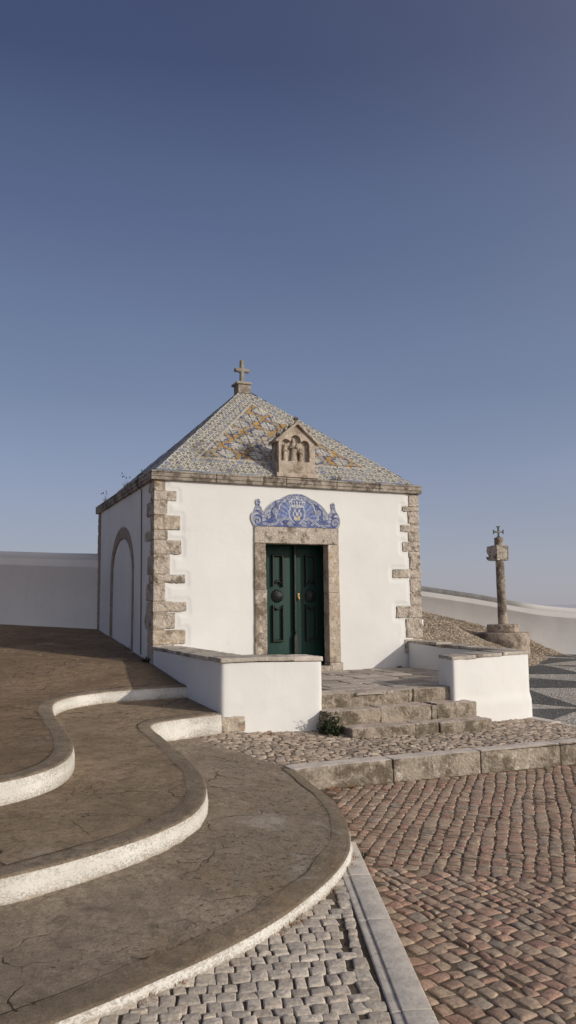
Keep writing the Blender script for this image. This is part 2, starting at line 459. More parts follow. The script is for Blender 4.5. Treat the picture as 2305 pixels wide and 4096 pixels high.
T3L = [(0.0, -1.93), (-.44, -1.93), (-.82, -1.95), (-1.13, -2.03), (-1.46, -2.2), (-1.70, -2.48), (-1.84, -2.84), (-1.90, -3.39), (-1.92, -4.2), (-1.925, -4.64), (-1.94, -5.03), (-1.975, -5.33), (-2.05, -5.63), (-2.18, -5.92), (-2.34, -6.11), (-2.5, -6.22), (-2.7, -6.3), (-3.2, -6.42), (-4, -6.42), (-5.5, -6.2), (-8, -5.6), (-11, -4.6)]
T2L = [(0.0, -3.315), (-.40, -3.40), (-.68, -3.49), (-.84, -3.59), (-.93, -3.72), (-.965, -3.95), (-.975, -4.3), (-.985, -4.71), (-.995, -5.14), (-1.01, -5.5), (-1.045, -5.82), (-1.08, -6.08), (-1.14, -6.33), (-1.23, -6.59), (-1.35, -6.83), (-1.49, -7.02), (-1.67, -7.18), (-1.91, -7.34), (-2.14, -7.45), (-2.42, -7.56), (-2.7, -7.64), (-3.3, -7.75), (-4.5, -7.8), (-6, -7.6), (-8.5, -7.0), (-12, -6)]
T1L = [(.24, -4.88), (.13, -5.5), (.07, -5.94), (.01, -6.24), (-.08, -6.52), (-.19, -6.8), (-.32, -7.07), (-.41, -7.24), (-.52, -7.4), (-.66, -7.57), (-.83, -7.74), (-1.0, -7.89), (-1.16, -8.02), (-1.28, -8.11), (-1.42, -8.2), (-1.55, -8.28), (-1.8, -8.41), (-2.11, -8.54), (-2.34, -8.63), (-2.6, -8.72), (-3, -8.84), (-3.8, -8.98), (-5, -9.08), (-7, -9.0), (-9.5, -8.5), (-12, -7.8)]

def terrace(name, label, lip, close, zf, zbase, rimw, mtop, wear):
    q = spline(lip, .04, 3)
    N = normals2(q)          # travel goes away from the chapel; the open (low) side
    # make the normal point outwards
    C0 = np.array([-6., 0.])
    if np.mean(np.sum(N*(q-C0), 1)) < 0: N = -N
    wob = fbm2(q[:, 0]*3, q[:, 1]*3, 1, 3, 5)*.006
    q = q+N*wob[:, None]
    root = empty(name, (float(q[len(q)//2, 0]), float(q[len(q)//2, 1]), float(zbase(*q[len(q)//2]))), label, 'terrace step', 'curved concrete terrace steps')
    n = len(q)
    s = np.cumsum(np.r_[0, np.linalg.norm(np.diff(q, axis=0), axis=1)])
    rw = rimw*(1+.22*fbm2(s, s*0+3, 2.2, 3, 8))
    prof = [(-1., 0, .0), (-.965, 0, .001), (-.6, 0, .0015), (-.3, 0, .002), (0, -.026, .002), (0, -.012, .0005), (0, -.004, -.004), (0, 0., -.013)]
    V = []
    zt = zf(q[:, 0], q[:, 1])
    for k, (a, b, dz) in enumerate(prof):
        p = q+N*(a*rw+b)[:, None]
        z = zf(p[:, 0], p[:, 1]) if k < 4 else zt
        z = z+dz+fbm2(p[:, 0], p[:, 1], 9, 3, 4)*.004*(1 if 0 < k < 7 else .4)
        V.append(np.stack([p[:, 0], p[:, 1], z], 1))
    V = np.concatenate(V); F = grid_tris(len(prof), n)
    rim = mesh_np('rim', V, F, M['concrete_rim'], root)
    # open joint behind the rim, broken into stretches
    jw = .0012+.011*np.clip(fbm2(s, s*0+9, 1.3, 3, 21), 0, 1)
    jn = .012*fbm2(s, s*0+2, 5, 3, 23)
    Vj = []
    for sg in (-1, 1):
        p = q+N*(-rw*.985+jn+sg*jw)[:, None]; Vj.append(np.stack([p[:, 0], p[:, 1], zf(p[:, 0], p[:, 1])+.0075+fbm2(p[:, 0], p[:, 1], 9, 3, 4)*.004], 1))
    Fj = grid_tris(2, n)
    mesh_np('open_joint', np.concatenate(Vj), Fj, M['joint'], root)
    # painted riser
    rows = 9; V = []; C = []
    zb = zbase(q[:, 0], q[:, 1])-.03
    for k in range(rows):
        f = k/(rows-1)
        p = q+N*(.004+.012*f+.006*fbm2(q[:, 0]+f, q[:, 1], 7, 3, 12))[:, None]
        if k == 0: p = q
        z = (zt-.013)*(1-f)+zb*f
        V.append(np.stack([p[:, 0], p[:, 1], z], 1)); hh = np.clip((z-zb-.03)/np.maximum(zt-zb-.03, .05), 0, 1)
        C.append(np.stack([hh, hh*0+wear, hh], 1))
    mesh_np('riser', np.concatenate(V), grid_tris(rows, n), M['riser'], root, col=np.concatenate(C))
    inner = q-N*(rw*.985)[:, None]
    outline = [tuple(p) for p in inner[::3]]+close
    surf('top_surface', outline, zf, .10, mtop, root, amp=.005, scale=2.2, seed=3)
    return q, N
q3, _ = terrace('terrace_step', 'highest curved brown concrete terrace with white riser, reaching up to the chapel side wall', T3L,
    [(-14, -2), (-14, 15), (-9, 14), (-6.0, 9.45), (-1.9, 6.46), (.15, 5.0), (.15, -1.6), (0.0, -1.8)], Z3, Z2, .15, M['concrete3'], .25)
q2, _ = terrace('terrace_step', 'middle curved concrete terrace with white painted riser, ending at the low wall corner', T2L,
    [(-14, -3), (-14, -1.2), (.1, -1.2), (.1, -3.1)], Z2, Z1, .15, M['concrete2'], .35)
q1, _ = terrace('terrace_step', 'lowest and widest curved concrete terrace beside the grey and red cobbles, thin worn white riser', T1L,
    [(-14, -6), (-14, -2.6), (-.75, -2.6), (-.65, -3.05), (-.35, -3.36), (-.21, -3.87), (-.06, -4.11), (.02, -4.46), (.10, -4.62), (.16, -4.76)], Z1, lambda x, y: np.where(np.asarray(y) > -7.0, ZR(x, y), ZS(x, y)), .14, M['concrete1'], 1.)

# ------------------------------------------------------------------ cobbles
def setts(name, mask, u0, u1, v0, v1, org, ang, w, l, zf, cols, gap=.008, hgt=.018, jit=.012, n=7, seed=1, mat=None, irr=.0, tilt=.3, lj=.35, wob=.015, kind='structure', mb=None, pw=7., drop=.010):
    r = np.random.default_rng(seed)
    ca, sa = math.cos(ang), math.sin(ang)
    Q = []
    nr = int((v1-v0)/w)+1
    for i in range(nr):
        va = v0+i*w
        L = l*(1+lj*r.uniform(-1, 1, int((u1-u0)/l*1.6)+3)); e = u0+np.cumsum(L)-r.uniform(0, l)
        e = e[e < u1]; a = e[:-1]; b = e[1:]
        ofs = lambda u, k: wob*np.sin(u*2.1+k*.9)+wob*.7*np.sin(u*5.3+k*2.3)
        g = gap/2
        q = np.stack([np.stack([a+g, va+ofs(a, i)+g], 1), np.stack([b-g, va+ofs(b, i)+g], 1),
                      np.stack([b-g, va+w+ofs(b, i+1)-g], 1), np.stack([a+g, va+w+ofs(a, i+1)-g], 1)], 1)
        Q.append(q)
    Q = np.concatenate(Q)+r.uniform(-jit, jit, (sum(len(q) for q in Q), 4, 2))
    X = org[0]+Q[..., 0]*ca-Q[..., 1]*sa; Y = org[1]+Q[..., 0]*sa+Q[..., 1]*ca
    cx, cy = X.mean(1), Y.mean(1)
    k = mask(cx, cy); X, Y, cx, cy = X[k], Y[k], cx[k], cy[k]
    N = len(X)
    sv = {7: [-1, -.93, -.78, 0, .78, .93, 1], 5: [-1, -.82, 0, .82, 1]}[n]
    s, t = np.meshgrid(sv, sv, indexing='ij'); s = s.ravel(); t = t.ravel()
    c = .10+.1*irr
    s2 = s*(1-c*t*t); t2 = t*(1-c*s*s)
    W = np.stack([(1-s2)*(1-t2), (1+s2)*(1-t2), (1+s2)*(1+t2), (1-s2)*(1+t2)], 0)/4    # 4,m
    PX = X@W; PY = Y@W
    m = len(s)
    P = np.stack([PX.ravel(), PY.ravel(), np.zeros(N*m)], 1)
    nz = vnoise(P*28, seed)*.5+vnoise(P*60, seed+1)*.3
    PX = PX+(vnoise(P*22+9, seed+2)*.35*jit).reshape(N, m); PY = PY+(vnoise(P*22+31, seed+3)*.35*jit).reshape(N, m)
    dome = ((1-np.abs(s)**pw)*(1-np.abs(t)**pw))**.6
    hh = hgt*(1+.35*r.uniform(-1, 1, (N, 1)))
    tl = r.uniform(-1, 1, (N, 2))*tilt
    z = zf(PX.ravel(), PY.ravel()).reshape(N, m)+hh*dome*(1+tl[:, :1]*s+tl[:, 1:]*t)+hgt*.35*nz.reshape(N, m)*dome
    edge = (np.abs(s) == 1) | (np.abs(t) == 1)
    z[:, edge] -= drop
    V = np.stack([PX, PY, z], -1).reshape(-1, 3)
    F = (grid_tris(n, n)[None]+(np.arange(N)*m)[:, None, None]).reshape(-1, 4)
    cols = np.array(cols); ci = r.integers(0, len(cols), N)
    zone = .5+.5*fbm2(cx, cy, .8, 2, seed+5)
    cc = cols[ci]*(1+.16*r.uniform(-1, 1, (N, 1)))*(.9+.2*zone[:, None])
    C = np.repeat(cc, m, axis=0)
    if mb is not None: mb.add(V, F, C); return N
    return mesh_np(name, V, F, mat or M['sett'], None, True, C, kind=kind)

# kerb line (outer edge towards the road)
K0 = np.array([-.232, -6.99]); KD = np.array([-1.09+.232, -9.27+6.99]); KD /= np.linalg.norm(KD); KN = np.array([KD[1], -KD[0]])  # points to the left/sidewalk?
if KN[0] > 0: KN = -KN
def kside(x, y): return (x-K0[0])*KN[0]+(y-K0[1])*KN[1]     # >0 on the sidewalk side
T1O = np.vstack([q1, [(-14, -6), (-14, 0), (.3, 0)]])
def road_mask(x, y):
    return (kside(x, y) < -.045) & (y < -4.94) & ~(inside(T1O, x, y) & (segdist(q1[::4], x, y, False) > .06)) 
RX = [(.36, .245, .19), (.34, .245, .19), (.38, .275, .21), (.33, .255, .20), (.32, .27, .225), (.37, .295, .225), (.33, .215, .17), (.37, .245, .19), (.35, .27, .21), (.38, .30, .235), (.34, .25, .195)]
RX = [(a*1.02, b*.98, c*.94) for a, b, c in RX]
# the road changes its laying pattern along a diagonal
def road_far(x, y): return (x+.0)*.60+(y+7.35)*.80 > 0
mb = MB()
a41 = math.radians(90-41)
setts('a', lambda x, y: road_mask(x, y) & road_far(x, y) & (x < 7), -1.5, 9, -5, 5.2, (0, -6.8), a41, .098, .076, ZR, RX, seed=3, hgt=.008, mb=mb, gap=.006, pw=11, jit=.011, wob=.012, tilt=.7, irr=-.3)
setts('a', lambda x, y: road_mask(x, y) & ~road_far(x, y) & (x < 6) & (y > -13), -4.5, 7, -6.5, 6, (0, -9), math.radians(86+9), .086, .092, ZR, RX, seed=5, hgt=.0105, jit=.013, mb=mb, gap=.006, irr=-.3, pw=8, tilt=.6, drop=.012)
mb.build('cobbled_road', M['sett'], kind='structure')
surf('road_bed', [(-3.4, -14), (9, -14), (9, -4.7), (.0, -4.7), (-.2, -7.02)], lambda x, y: ZR(x, y)+.002, .2, M['sand'], kind='structure', amp=.004, scale=9)
GX = [(.52, .455, .38), (.48, .42, .355), (.55, .485, .41), (.44, .385, .325), (.50, .43, .355)]
def side_mask(x, y):
    return (kside(x, y) > .276) & (y > -12) & ~(inside(T1O, x, y) & (segdist(q1[::4], x, y, False) > .05))
setts('cobbled_sidewalk', side_mask, -3.2, 6, -3.5, 5.2, (-1.4, -9.2), math.atan2(KD[1], KD[0])+PI/2+.06, .080, .084, ZS, GX, seed=8, hgt=.0065, jit=.0085, gap=.004, pw=10, tilt=.7, drop=.008, irr=-.6, lj=.25)
setts('sidewalk_header_course', lambda x, y: (kside(x, y) > .17) & (y > -12) & ~(inside(T1O, x, y) & (segdist(q1[::4], x, y, False) > .02)), .45, 5.2, .184, .264, K0, math.atan2(KD[1], KD[0]), .082, .095, ZS, GX, seed=9, hgt=.0065, jit=.008, gap=.006, pw=9, tilt=.5, drop=.008, irr=-.6) if (KN@np.array([-KD[1], KD[0]])) > 0 else setts('sidewalk_header_course', lambda x, y: (kside(x, y) > .17) & (y > -12) & ~(inside(T1O, x, y) & (segdist(q1[::4], x, y, False) > .02)), .45, 5.2, -.264, -.184, K0, math.atan2(KD[1], KD[0]), .082, .095, ZS, GX, seed=9, hgt=.0065, jit=.008, gap=.006, pw=9, tilt=.5, drop=.008, irr=-.6)
surf('sidewalk_bed', [(-.40, -7.2), (-2.1, -11.9), (-8, -11.9), (-8, -8.2), (-3, -8.2), (-1., -7.5)], lambda x, y: ZS(x, y)-.004, .2, M['sand_dark'], kind='structure', amp=.003, scale=6)
# forecourt between the steps and the curb
UX = [(.42, .34, .27), (.36, .29, .235), (.30, .245, .195), (.46, .38, .305), (.38, .30, .24), (.26, .21, .17)]
T1I = np.array([(-.65, -3.05), (-.35, -3.36), (-.21, -3.87), (-.06, -4.11), (.02, -4.46), (.13, -4.69), (.3, -4.74)])
def fore_mask(x, y):
    lim = np.interp(y, T1I[::-1, 1], T1I[::-1, 0])
    top = np.interp(x, [-.7, 0, 4.85, 4.86], [-3.05, -3.25, -3.0, -3.0])
    return (x > lim-.02) & (y > -4.70-.03*x) & (y < top) & (x < 4.72)
setts('cobbled_forecourt', fore_mask, -1.2, 8, -1.2, 2.6, (0, -4.5), math.radians(-9), .056, .105, U, UX, seed=12, hgt=.010, jit=.014, gap=.003, tilt=1.1, irr=-.6, lj=.5, pw=8, drop=.009)
surf('forecourt_bed', [(-.75, -2.9), (-.5, -3.2), (-.33, -3.87), (-.16, -4.15), (-.04, -4.6), (.1, -4.85), (4.8, -4.95), (4.78, -3.4), (4.72, -3.02), (4.6, -2.7), (.1, -2.7)], lambda x, y: U(x, y)+.003, .15, M['sand'], kind='structure', amp=.004, scale=6)

# kerb slabs
kb = empty('kerb', (float(K0[0]), float(K0[1]), -.7), 'pale smooth stone kerb strip between the grey cobbles and the red cobbled road', 'kerb')
ang = math.atan2(KD[1], KD[0])
t0 = -.02
for i, ln in enumerate((.70, .70, .96, .95, .95, .95)):
    mb = MB(); R = rot('Z', ang)
    for (w, o, zt) in ((.130, .065, -.582), (.045, .1535, -.590)):
        c = K0+KD*(t0+ln/2)+KN*o
        rbox((c[0], c[1], zt-.09), (ln-.007, w, .18), .006, .0012, 9, i, .05, R, mb)
    mb.build('kerb_stone', M['kerb'], kb); t0 += ln

# curb of big blocks
cb = empty('stone_curb', (2, -4.8, -.7), 'high weathered stone block curb in front of the chapel forecourt', 'curb')
xs = [.20, 1.352, 2.472, 3.60, 4.75, 5.9, 7.1, 8.3]
for i in range(len(xs)-1):
    a, b = xs[i]+.006, xs[i+1]-.006
    zc = -.494-.006*i*.7; dep = .235-.012*i
    R = rot('Z', -.004*i)
    o = rbox(((a+b)/2, -4.9+dep/2, zc-.17), (b-a, dep, .34), .016, .006, 9, 20+i, .022, R, None, .02).build('curb_block', M['curb'], cb)
    o.data.materials.append(M['curb_top'])
    for p in o.data.polygons:
        if p.normal.z > .86: p.material_index = 1
# ------------------------------------------------------------------ hill and plaza
HP = np.array([(4.8, -2.2, -.62), (5.2, .5, .40), (5.6, 1, .45), (5, 5, .85), (5, 8, .95), (9.3, 6.7, .93), (9.3, 8, .93), (7.6, 2.85, .70), (10.7, 5.9, .54), (11.96, 5.2, .10), (12.4, 4.97, -.13), (12.67, 4.79, -.29), (14, 4, -.6),
   (9.9, 3.6, .0), (10.1, 4.15, .05), (10.75, 3.8, -.12), (11.0, 3.55, -.40), (10.5, 3.35, -.34), (9.4, 4.3, .26), (9.7, 4.9, .40), (8.8, 3.4, .30), (8.2, 2.3, .12), (7, .9, .08), (7.6, .3, -.5), (8.9, 1.4, -.6), (6.6, -.4, -.58), (9.6, 2.4, -.5), (10.9, 3.3, -.5), (11.5, 4.75, -.18), (11.95, 4.6, -.37), (12, 3.8, -.45), (7.5, -1, -.7), (5.3, -1., -.4), (10.6, 3.1, -.40), (4.9, -.2, .1), (7, 7, .95), (2, 8, .9), (6.8, 5, .85)])
def hill(x, y):
    x = np.asarray(x, float).ravel(); y = np.asarray(y, float).ravel()
    A = np.hypot(HP[:, None, 0]-HP[None, :, 0], HP[:, None, 1]-HP[None, :, 1])
    w = np.linalg.solve(A+np.eye(len(HP))*1e-3, HP[:, 2]-.2)
    return np.hypot(x[:, None]-HP[None, :, 0], y[:, None]-HP[None, :, 1])@w+.2
def hmask(x, y):
    r = np.zeros(len(x), bool)
    k = (x > 4.9) & (y > -2.4) & (y < 7.2) & (x < 13)
    r[k] = hill(x[k], y[k]) > ZP(x[k], y[k])-.03
    return r
HX = [(.34, .27, .20), (.29, .23, .17), (.24, .19, .145), (.36, .29, .22), (.20, .16, .125), (.31, .255, .195)]
setts('cobbled_slope', hmask, -1, 10, -4, 6.5, (4.5, 1), math.radians(20), .055, .10, hill, HX, seed=21, hgt=.014, jit=.017, n=5, irr=.4, tilt=1.1, gap=.004, drop=.006)
surf('slope_bed', [(4.95, -2.4), (8, -2), (13.2, 3.5), (13.2, 6), (9.6, 8.4), (4.9, 8.4)], lambda x, y: hill(x, y)+.004, .2, M['sand'], kind='structure', amp=.02, scale=3)
surf('back_ground', [(.6, 4.9), (4.95, 4.9), (4.95, 8.6), (9.4, 8.3), (9.4, 9), (2.2, 9)], lambda x, y: .80+.02*y, .5, M['sand'], kind='structure')
surf('plaza', [(4.6, -2.6), (4.8, -2.95), (4.82, -4.7), (9, -4.7), (18, -4.7), (18, 8), (4.6, 8), (4.6, -1)], ZP, .5, M['mosaic_white'], kind='structure')
DK = [[(12.28,5.84),(12.57,5.45),(12.6,5.1),(12.59,4.71),(12.52,4.13),(12.44,3.78),(12.04,4.27),(11.94,4.74),(11.76,5.24)],
[(11.15,4.52),(11.56,4.17),(12.11,3.71),(12.28,3.42),(11.27,3.23),(10.38,2.94),(10.23,2.96),(10.47,3.72)],
[(9.39,2.53),(10.16,2.88),(10.18,2.77),(10.1,2.29),(9.82,1.33),(9.7,.92),(8.49,1.47)],
[(10.28,2.82),(11.41,1.93),(11.18,1.7),(10.62,2.22)],
[(10.03,3.28),(10.15,3.01),(10.14,2.92),(9.85,3.08)],
[(8.08,1.0),(8.3,.55),(8.61,.07),(8.95,-.45),(8.45,-.93),(6.97,-.31)],
[(6.97,-.31),(6.62,-1.32),(6.41,-2.0),(6.29,-2.35),(6.2,-2.53),(5.94,-2.16),(5.75,-1.79)],
[(5.25,-2.33),(5.64,-2.41),(6.2,-2.64),(5.6,-2.91),(4.88,-3.29),(4.82,-3.24),(4.77,-2.89)],
[(12.74,5.72),(13.2,5.68),(13.3,4.94),(13.6,4.05),(13.38,3.83),(13.21,4.85),(12.65,5.15)],
[(12.78,5.0),(13.01,4.65),(13.17,3.62),(12.66,4.28)],
# the pattern carried on beyond the frame
[(9.0,-.6),(9.6,-1.8),(8.9,-2.5),(8.5,-1.0)],[(7.0,-2.7),(8.2,-3.4),(7.4,-4.2),(6.3,-3.3)],[(12.0,2.6),(13.2,1.6),(12.6,.6),(11.5,1.5)],[(10.6,.6),(11.8,-.4),(11.2,-1.6),(10.0,-.7)]]
mb = MB()
for d in DK:
    o = [Vector(p) for p in d]; r = delaunay_2d_cdt(o, [], [list(range(len(o)))], 1, 1e-5)
    V = np.array([(v[0], v[1], float(ZP(v[0], v[1]))+.004) for v in r[0]]); F = np.array([list(f) for f in r[2]])
    a = V[F[:, 1]]-V[F[:, 0]]; b = V[F[:, 2]]-V[F[:, 0]]; ng = (a[:, 0]*b[:, 1]-a[:, 1]*b[:, 0]) < 0; F[ng] = F[ng][:, ::-1]
    mb.add(V, F)
mb.build('plaza_pattern', M['mosaic_black'], smooth=False, kind='structure')
pe = empty('plaza_edging', (4.8, -3.5, -.6), 'flat pinkish stone edging between the patterned plaza and the rough forecourt', 'kerb')
for i, (a, b) in enumerate((((4.80, -2.95), (4.80, -3.52)), ((4.80, -3.53), (4.82, -4.1)), ((4.82, -4.11), (4.84, -4.66)))):
    a = np.array(a); b = np.array(b); d = b-a; c = (a+b)/2
    rbox((c[0], c[1], float(ZP(c[0], c[1]))+.018-.05), (np.linalg.norm(d), .17, .12), .012, .003, 9, i, .04, rot('Z', math.atan2(d[1], d[0]))).build('edging_stone', M['curb_top'], pe)
# wide base ground and the sea far below the cliff
mb = MB(); mb.add([(-45, -60, -.95), (40, -60, -.95), (40, 3, -.95), (-45, 9, -.95)], np.array([[0, 1, 2, 3]]))
mb.build('ground', M['ground'], kind='structure', smooth=False)
R_ = 60000
mb = MB(); mb.add([(-R_, -R_, -110), (R_, -R_, -110), (R_, R_, -110), (-R_, R_, -110)], np.array([[0, 1, 2, 3]]))
mb.build('sea', M['sea'], kind='structure', smooth=False)

# ------------------------------------------------------------------ parapets
def parapet(name, label, pts, th, cap):
    """pts: (x,y,zbase,ztop) along the wall; the first side seen is the camera side"""
    p = np.array(pts, float)
    s = np.r_[0, np.cumsum(np.hypot(np.diff(p[:, 0]), np.diff(p[:, 1])))]
    n = int(s[-1]/.15); t = np.linspace(0, s[-1], n)
    q = np.stack([np.interp(t, s, p[:, k]) for k in range(4)], 1)
    for _ in range(6): q[1:-1] = .25*q[:-2]+.5*q[1:-1]+.25*q[2:]
    N = normals2(q[:, :2])
    cam = np.array([-3., -12.]); 
    sg = np.sign(np.sum(N*(cam-q[:, :2]), 1).mean()); N *= sg
    prof = [(0., -9), (0., .0-cap), (.004, .004-cap), (.004, .03-cap), (.004, -.13), (-.004, -.06), (-.05, -.012), (-.13, .012), (-th/2, .02), (-th+.1, .0), (-th, -.06), (-th, -9)]
    V = []
    for a, dz in prof:
        z = q[:, 3]+dz if dz > -5 else q[:, 2]-.25
        pp = q[:, :2]+N*(a+.012*fbm2(t, t*0+a*3, 1.2, 3, 2))[:, None]
        V.append(np.stack([pp[:, 0], pp[:, 1], z+.012*fbm2(t, t*0+7, .8, 2, 6)], 1))
    root = empty(name, (float(q[n//2, 0]), float(q[n//2, 1]), float(q[n//2, 2])), label, 'wall')
    V = np.array(V); F = grid_tris(len(prof), n)
    k = 4*(n-1)
    if sg < 0: F = F[:, ::-1]
    mesh_np('wall_face', np.concatenate(V[:5]), F[:k], M['parapet'], root)
    F2 = grid_tris(len(prof)-4, n)
    if sg < 0: F2 = F2[:, ::-1]
    mesh_np('rounded_top', np.concatenate(V[4:]), F2, M['parapet_top'], root)
def mat_ptop():
    t = NT('weathered_parapet_top', .9, .2)
    k = t.mix(t.ramp(t.noise(3, 7, .75), .30, .75), (.27, .26, .25), (.14, .135, .13))
    xx = t.math('ADD', t.sep(t.P, 0), t.math('MULTIPLY', t.noise(1.5, 3, .5), 1.5))
    k = t.mix(t.ramp(xx, 11.6, 13.4), k, (.62, .60, .57))
    k = t.mix(t.ramp(xx, 3.5, 1.0), k, (.60, .58, .56)); t.col(k)
    t.bump(t.noise(20, 4, .7), .5, .01); return t.m
M['parapet_top'] = mat_ptop()
parapet('parapet_wall', 'plain white parapet wall in shade running left from the chapel back corner', [(.05, 4.83, .55, 2.257), (-1.9, 6.26, .75, 2.38), (-6.5, 9.6, 1.0, 2.6), (-14, 15, 1.4, 3.1)], .4, .30)
parapet('parapet_wall', 'white parapet wall with dark weathered rounded top descending behind the stone pillar', [(18, 1.6, -.6, .75), (13.05, 4.6, -.35, .945), (12.0, 5.19, -.2, 1.075), (10.7, 5.92, .2, 1.375), (9.3, 6.7, .6, 1.64), (6.8, 8.0, .7, 1.9), (4.0, 8.2, .7, 2.0), (1.4, 7.4, .7, 2.1)], .35, .28)

# ------------------------------------------------------------------ chapel
W, D, H = 4.95, 4.95, 3.3
ch = empty('chapel', (W/2, D/2, 0), 'small square white chapel with stone quoins, green door and tiled pyramid roof', 'chapel')
Q1 = [(3.165, 2.97, .122, .35), (2.975, 2.815, .363, .236), (2.807, 2.585, .21, .47), (2.575, 2.345, .426, .253), (2.33, 2.19, .219, .629), (2.17, 1.95, .442, .235), (1.935, 1.635, .26, .427), (1.618, 1.49, .511, .297), (1.48, 1.21, .19, .477), (1.19, 1.035, .535, .437), (1.02, .768, .351, .563), (.75, .53, .516, .372), (.515, .30, .334, .37), (.285, .0, .42, .3)]
Q2 = [(3.133, 2.907, 4.766), (2.90, 2.815, 4.624), (2.81, 2.594, 4.746), (2.563, 2.436, 4.575), (2.43, 2.263, 4.742), (2.247, 2.076, 4.608), (2.073, 1.758, 4.738), (1.742, 1.593, 4.385), (1.582, 1.335, 4.748), (1.32, 1.095, 4.748), (1.085, .876, 4.44), (.861, .51, 4.635), (.49, .25, 4.6), (.235, 0., 4.7)]
DX0, DX1, DZ = 1.905, 3.07, 2.165       # door opening
def boxsd(x, z, x0, x1, z0, z1):
    dx = np.maximum(x0-x, x-x1); dz = np.maximum(z0-z, z-z1)
    return np.hypot(np.maximum(dx, 0), np.maximum(dz, 0))+np.minimum(np.maximum(dx, dz), 0)
def plaster_depth(sd, rec=.011, band=.055):
    # recess band around the stones, stones' own cells sunk further
    k = rec*(1-sstep(band-.03, band+.055, sd))
    return np.where(sd < -.004, .04, k)
def facegrid(x0, x1, z0, z1, res):
    xs = np.linspace(x0, x1, int((x1-x0)/res)+1); zs = np.linspace(z0, z1, int((z1-z0)/res)+1)
    X, Z = np.meshgrid(xs, zs, indexing='ij'); return X.ravel(), Z.ravel(), X.shape
mb = MB()
X, Z, sh = facegrid(0, W, -.6, 3.2, .0125)
sd = np.full(X.shape, 9.)
for a, b, xr, yl in Q1: sd = np.minimum(sd, boxsd(X, Z, -.1, xr, b, a))
sd = np.minimum(sd, boxsd(X, Z, -.1, .17, 0, 3.3))
for a, b, xl in Q2: sd = np.minimum(sd, boxsd(X, Z, xl, 5.1, b, a))
sd = np.minimum(sd, boxsd(X, Z, 4.79, 5.1, 0, 3.3))
dep = plaster_depth(sd+.012*fbm2(X, Z, 5, 3, 31))
wav = .006*fbm2(X, Z, 1.3, 3, 14)
V = np.stack([X, dep+wav, Z], 1)
F = grid_tris(*sh)
cx = X[F].mean(1); cz = Z[F].mean(1)
hole = (cx > 1.80) & (cx < 3.18) & (cz < 2.30)
F = F[~hole]
mb.add(V, F)       # normal -Y ordering
# left wall (x = 0)
Y_, Z_, sh = facegrid(0, D, -.6, 3.2, .025)
sd = np.full(Y_.shape, 9.)
for a, b, xr, yl in Q1: sd = np.minimum(sd, boxsd(Y_, Z_, -.1, yl, b, a))
sd = np.minimum(sd, boxsd(Y_, Z_, -.1, .2, 0, 3.3))
sd = np.minimum(sd, boxsd(Y_, Z_, 4.76, 5.1, 0, 3.3))
def arch(off):
    """outline of the blind arch grown by off"""
    y0, y1, zs, za = 1.58-off, 3.40+off, 1.70, 2.40+off*1.45
    c = (y0+y1)/2; pts = [(y0, .1)]
    for k in range(25):
        a = PI*k/24; yy = c-(y1-y0)/2*math.cos(a); f = math.sin(a)
        zz = zs+(za-zs)*(f**.92)
        pts.append((yy, zz))
    pts.append((y1, .1)); return np.array(pts)
AI, AO = arch(0), arch(.145)
ins = inside(AO, Y_, Z_); dA = np.where(ins, -1, 1)*segdist(AO, Y_, Z_)
insI = inside(AI, Y_, Z_)
dep = np.maximum(plaster_depth(sd), 0.)
dep = np.where(dA < 0, .035, dep); dep = np.where(insI, .02, dep)
V = np.stack([dep+.008*fbm2(Y_, Z_, 1.1, 3, 15), Y_, Z_], 1)
mb2 = MB(); mb2.add(V, grid_tris(*sh)[:, ::-1])
# right and back walls
X, Z, sh = facegrid(0, D, -.6, 3.2, .1)
mb2.add(np.stack([W-.012+.006*fbm2(X, Z, 1.1, 3, 17), X, Z], 1), grid_tris(*sh))
mb2.add(np.stack([X, D+.006*fbm2(X, Z, 1.1, 3, 18), Z], 1), grid_tris(*sh)[:, ::-1])
mb.build('front_wall', M['plaster'], ch); mb2.build('side_walls', M['plaster_side'], ch)
# mortar columns behind the quoins
for c_, s_ in (((.09, .1, 1.6), (.18, .2, 3.2)), ((4.875, .1, 1.6), (.16, .2, 3.2)), ((.1, 4.86, 1.8), (.2, .2, 2.8))):
    rbox(c_, s_, .004, .004, 14, 3, .04).build('quoin_mortar', M['stone_dark'], ch)
for i, (a, b, xr, yl) in enumerate(Q1):
    e = -.006-.006*random.random()
    rbox(((xr+e)/2, (yl+e)/2, (a+b)/2), (xr-e, yl-e, a-b-.004), .009, .011, 20, 40+i, .012, None, None, .05).build('quoin_stone', M['stone_lichen'] if i in (0, 3, 11) else M['stone'], ch)
for i, (a, b, xl) in enumerate(Q2):
    xr = 4.985-.012*random.random()
    rbox(((xl+xr)/2, .152, (a+b)/2), (xr-xl, .32, a-b-.004), .009, .011, 20, 60+i, .012, None, None, .05).build('quoin_stone', M['stone'], ch)
z = 3.14; i = 0
while z > .55:
    h = random.choice((.2, .26, .22)); yl = random.choice((.2, .24))
    rbox((.1-.016, 4.97-yl/2, z-h/2), (.2, yl, h-.008), .014, .010, 11, 80+i, .03).build('quoin_stone', M['stone_dark'], ch); z -= h; i += 1
# blind arch of stone on the left wall
n = len(AI); V = []
for A, x in ((AO, .03), (AO, -.004), (AI, -.004), (AI, .03)):
    yy = A[:, 0]; zz = A[:, 1]
    V.append(np.stack([x+.004*fbm2(yy, zz, 6, 2, 3), yy, zz], 1))
F = grid_tris(4, n)
mesh_np('blind_arch', np.concatenate(V), F, M['stone_dark'], ch, smooth=False)
rbox((5.0, .16, .78), (.09, .22, .13), .02, .006, 12, 3, .03).build('plinth_stone', M['plaster'], ch)
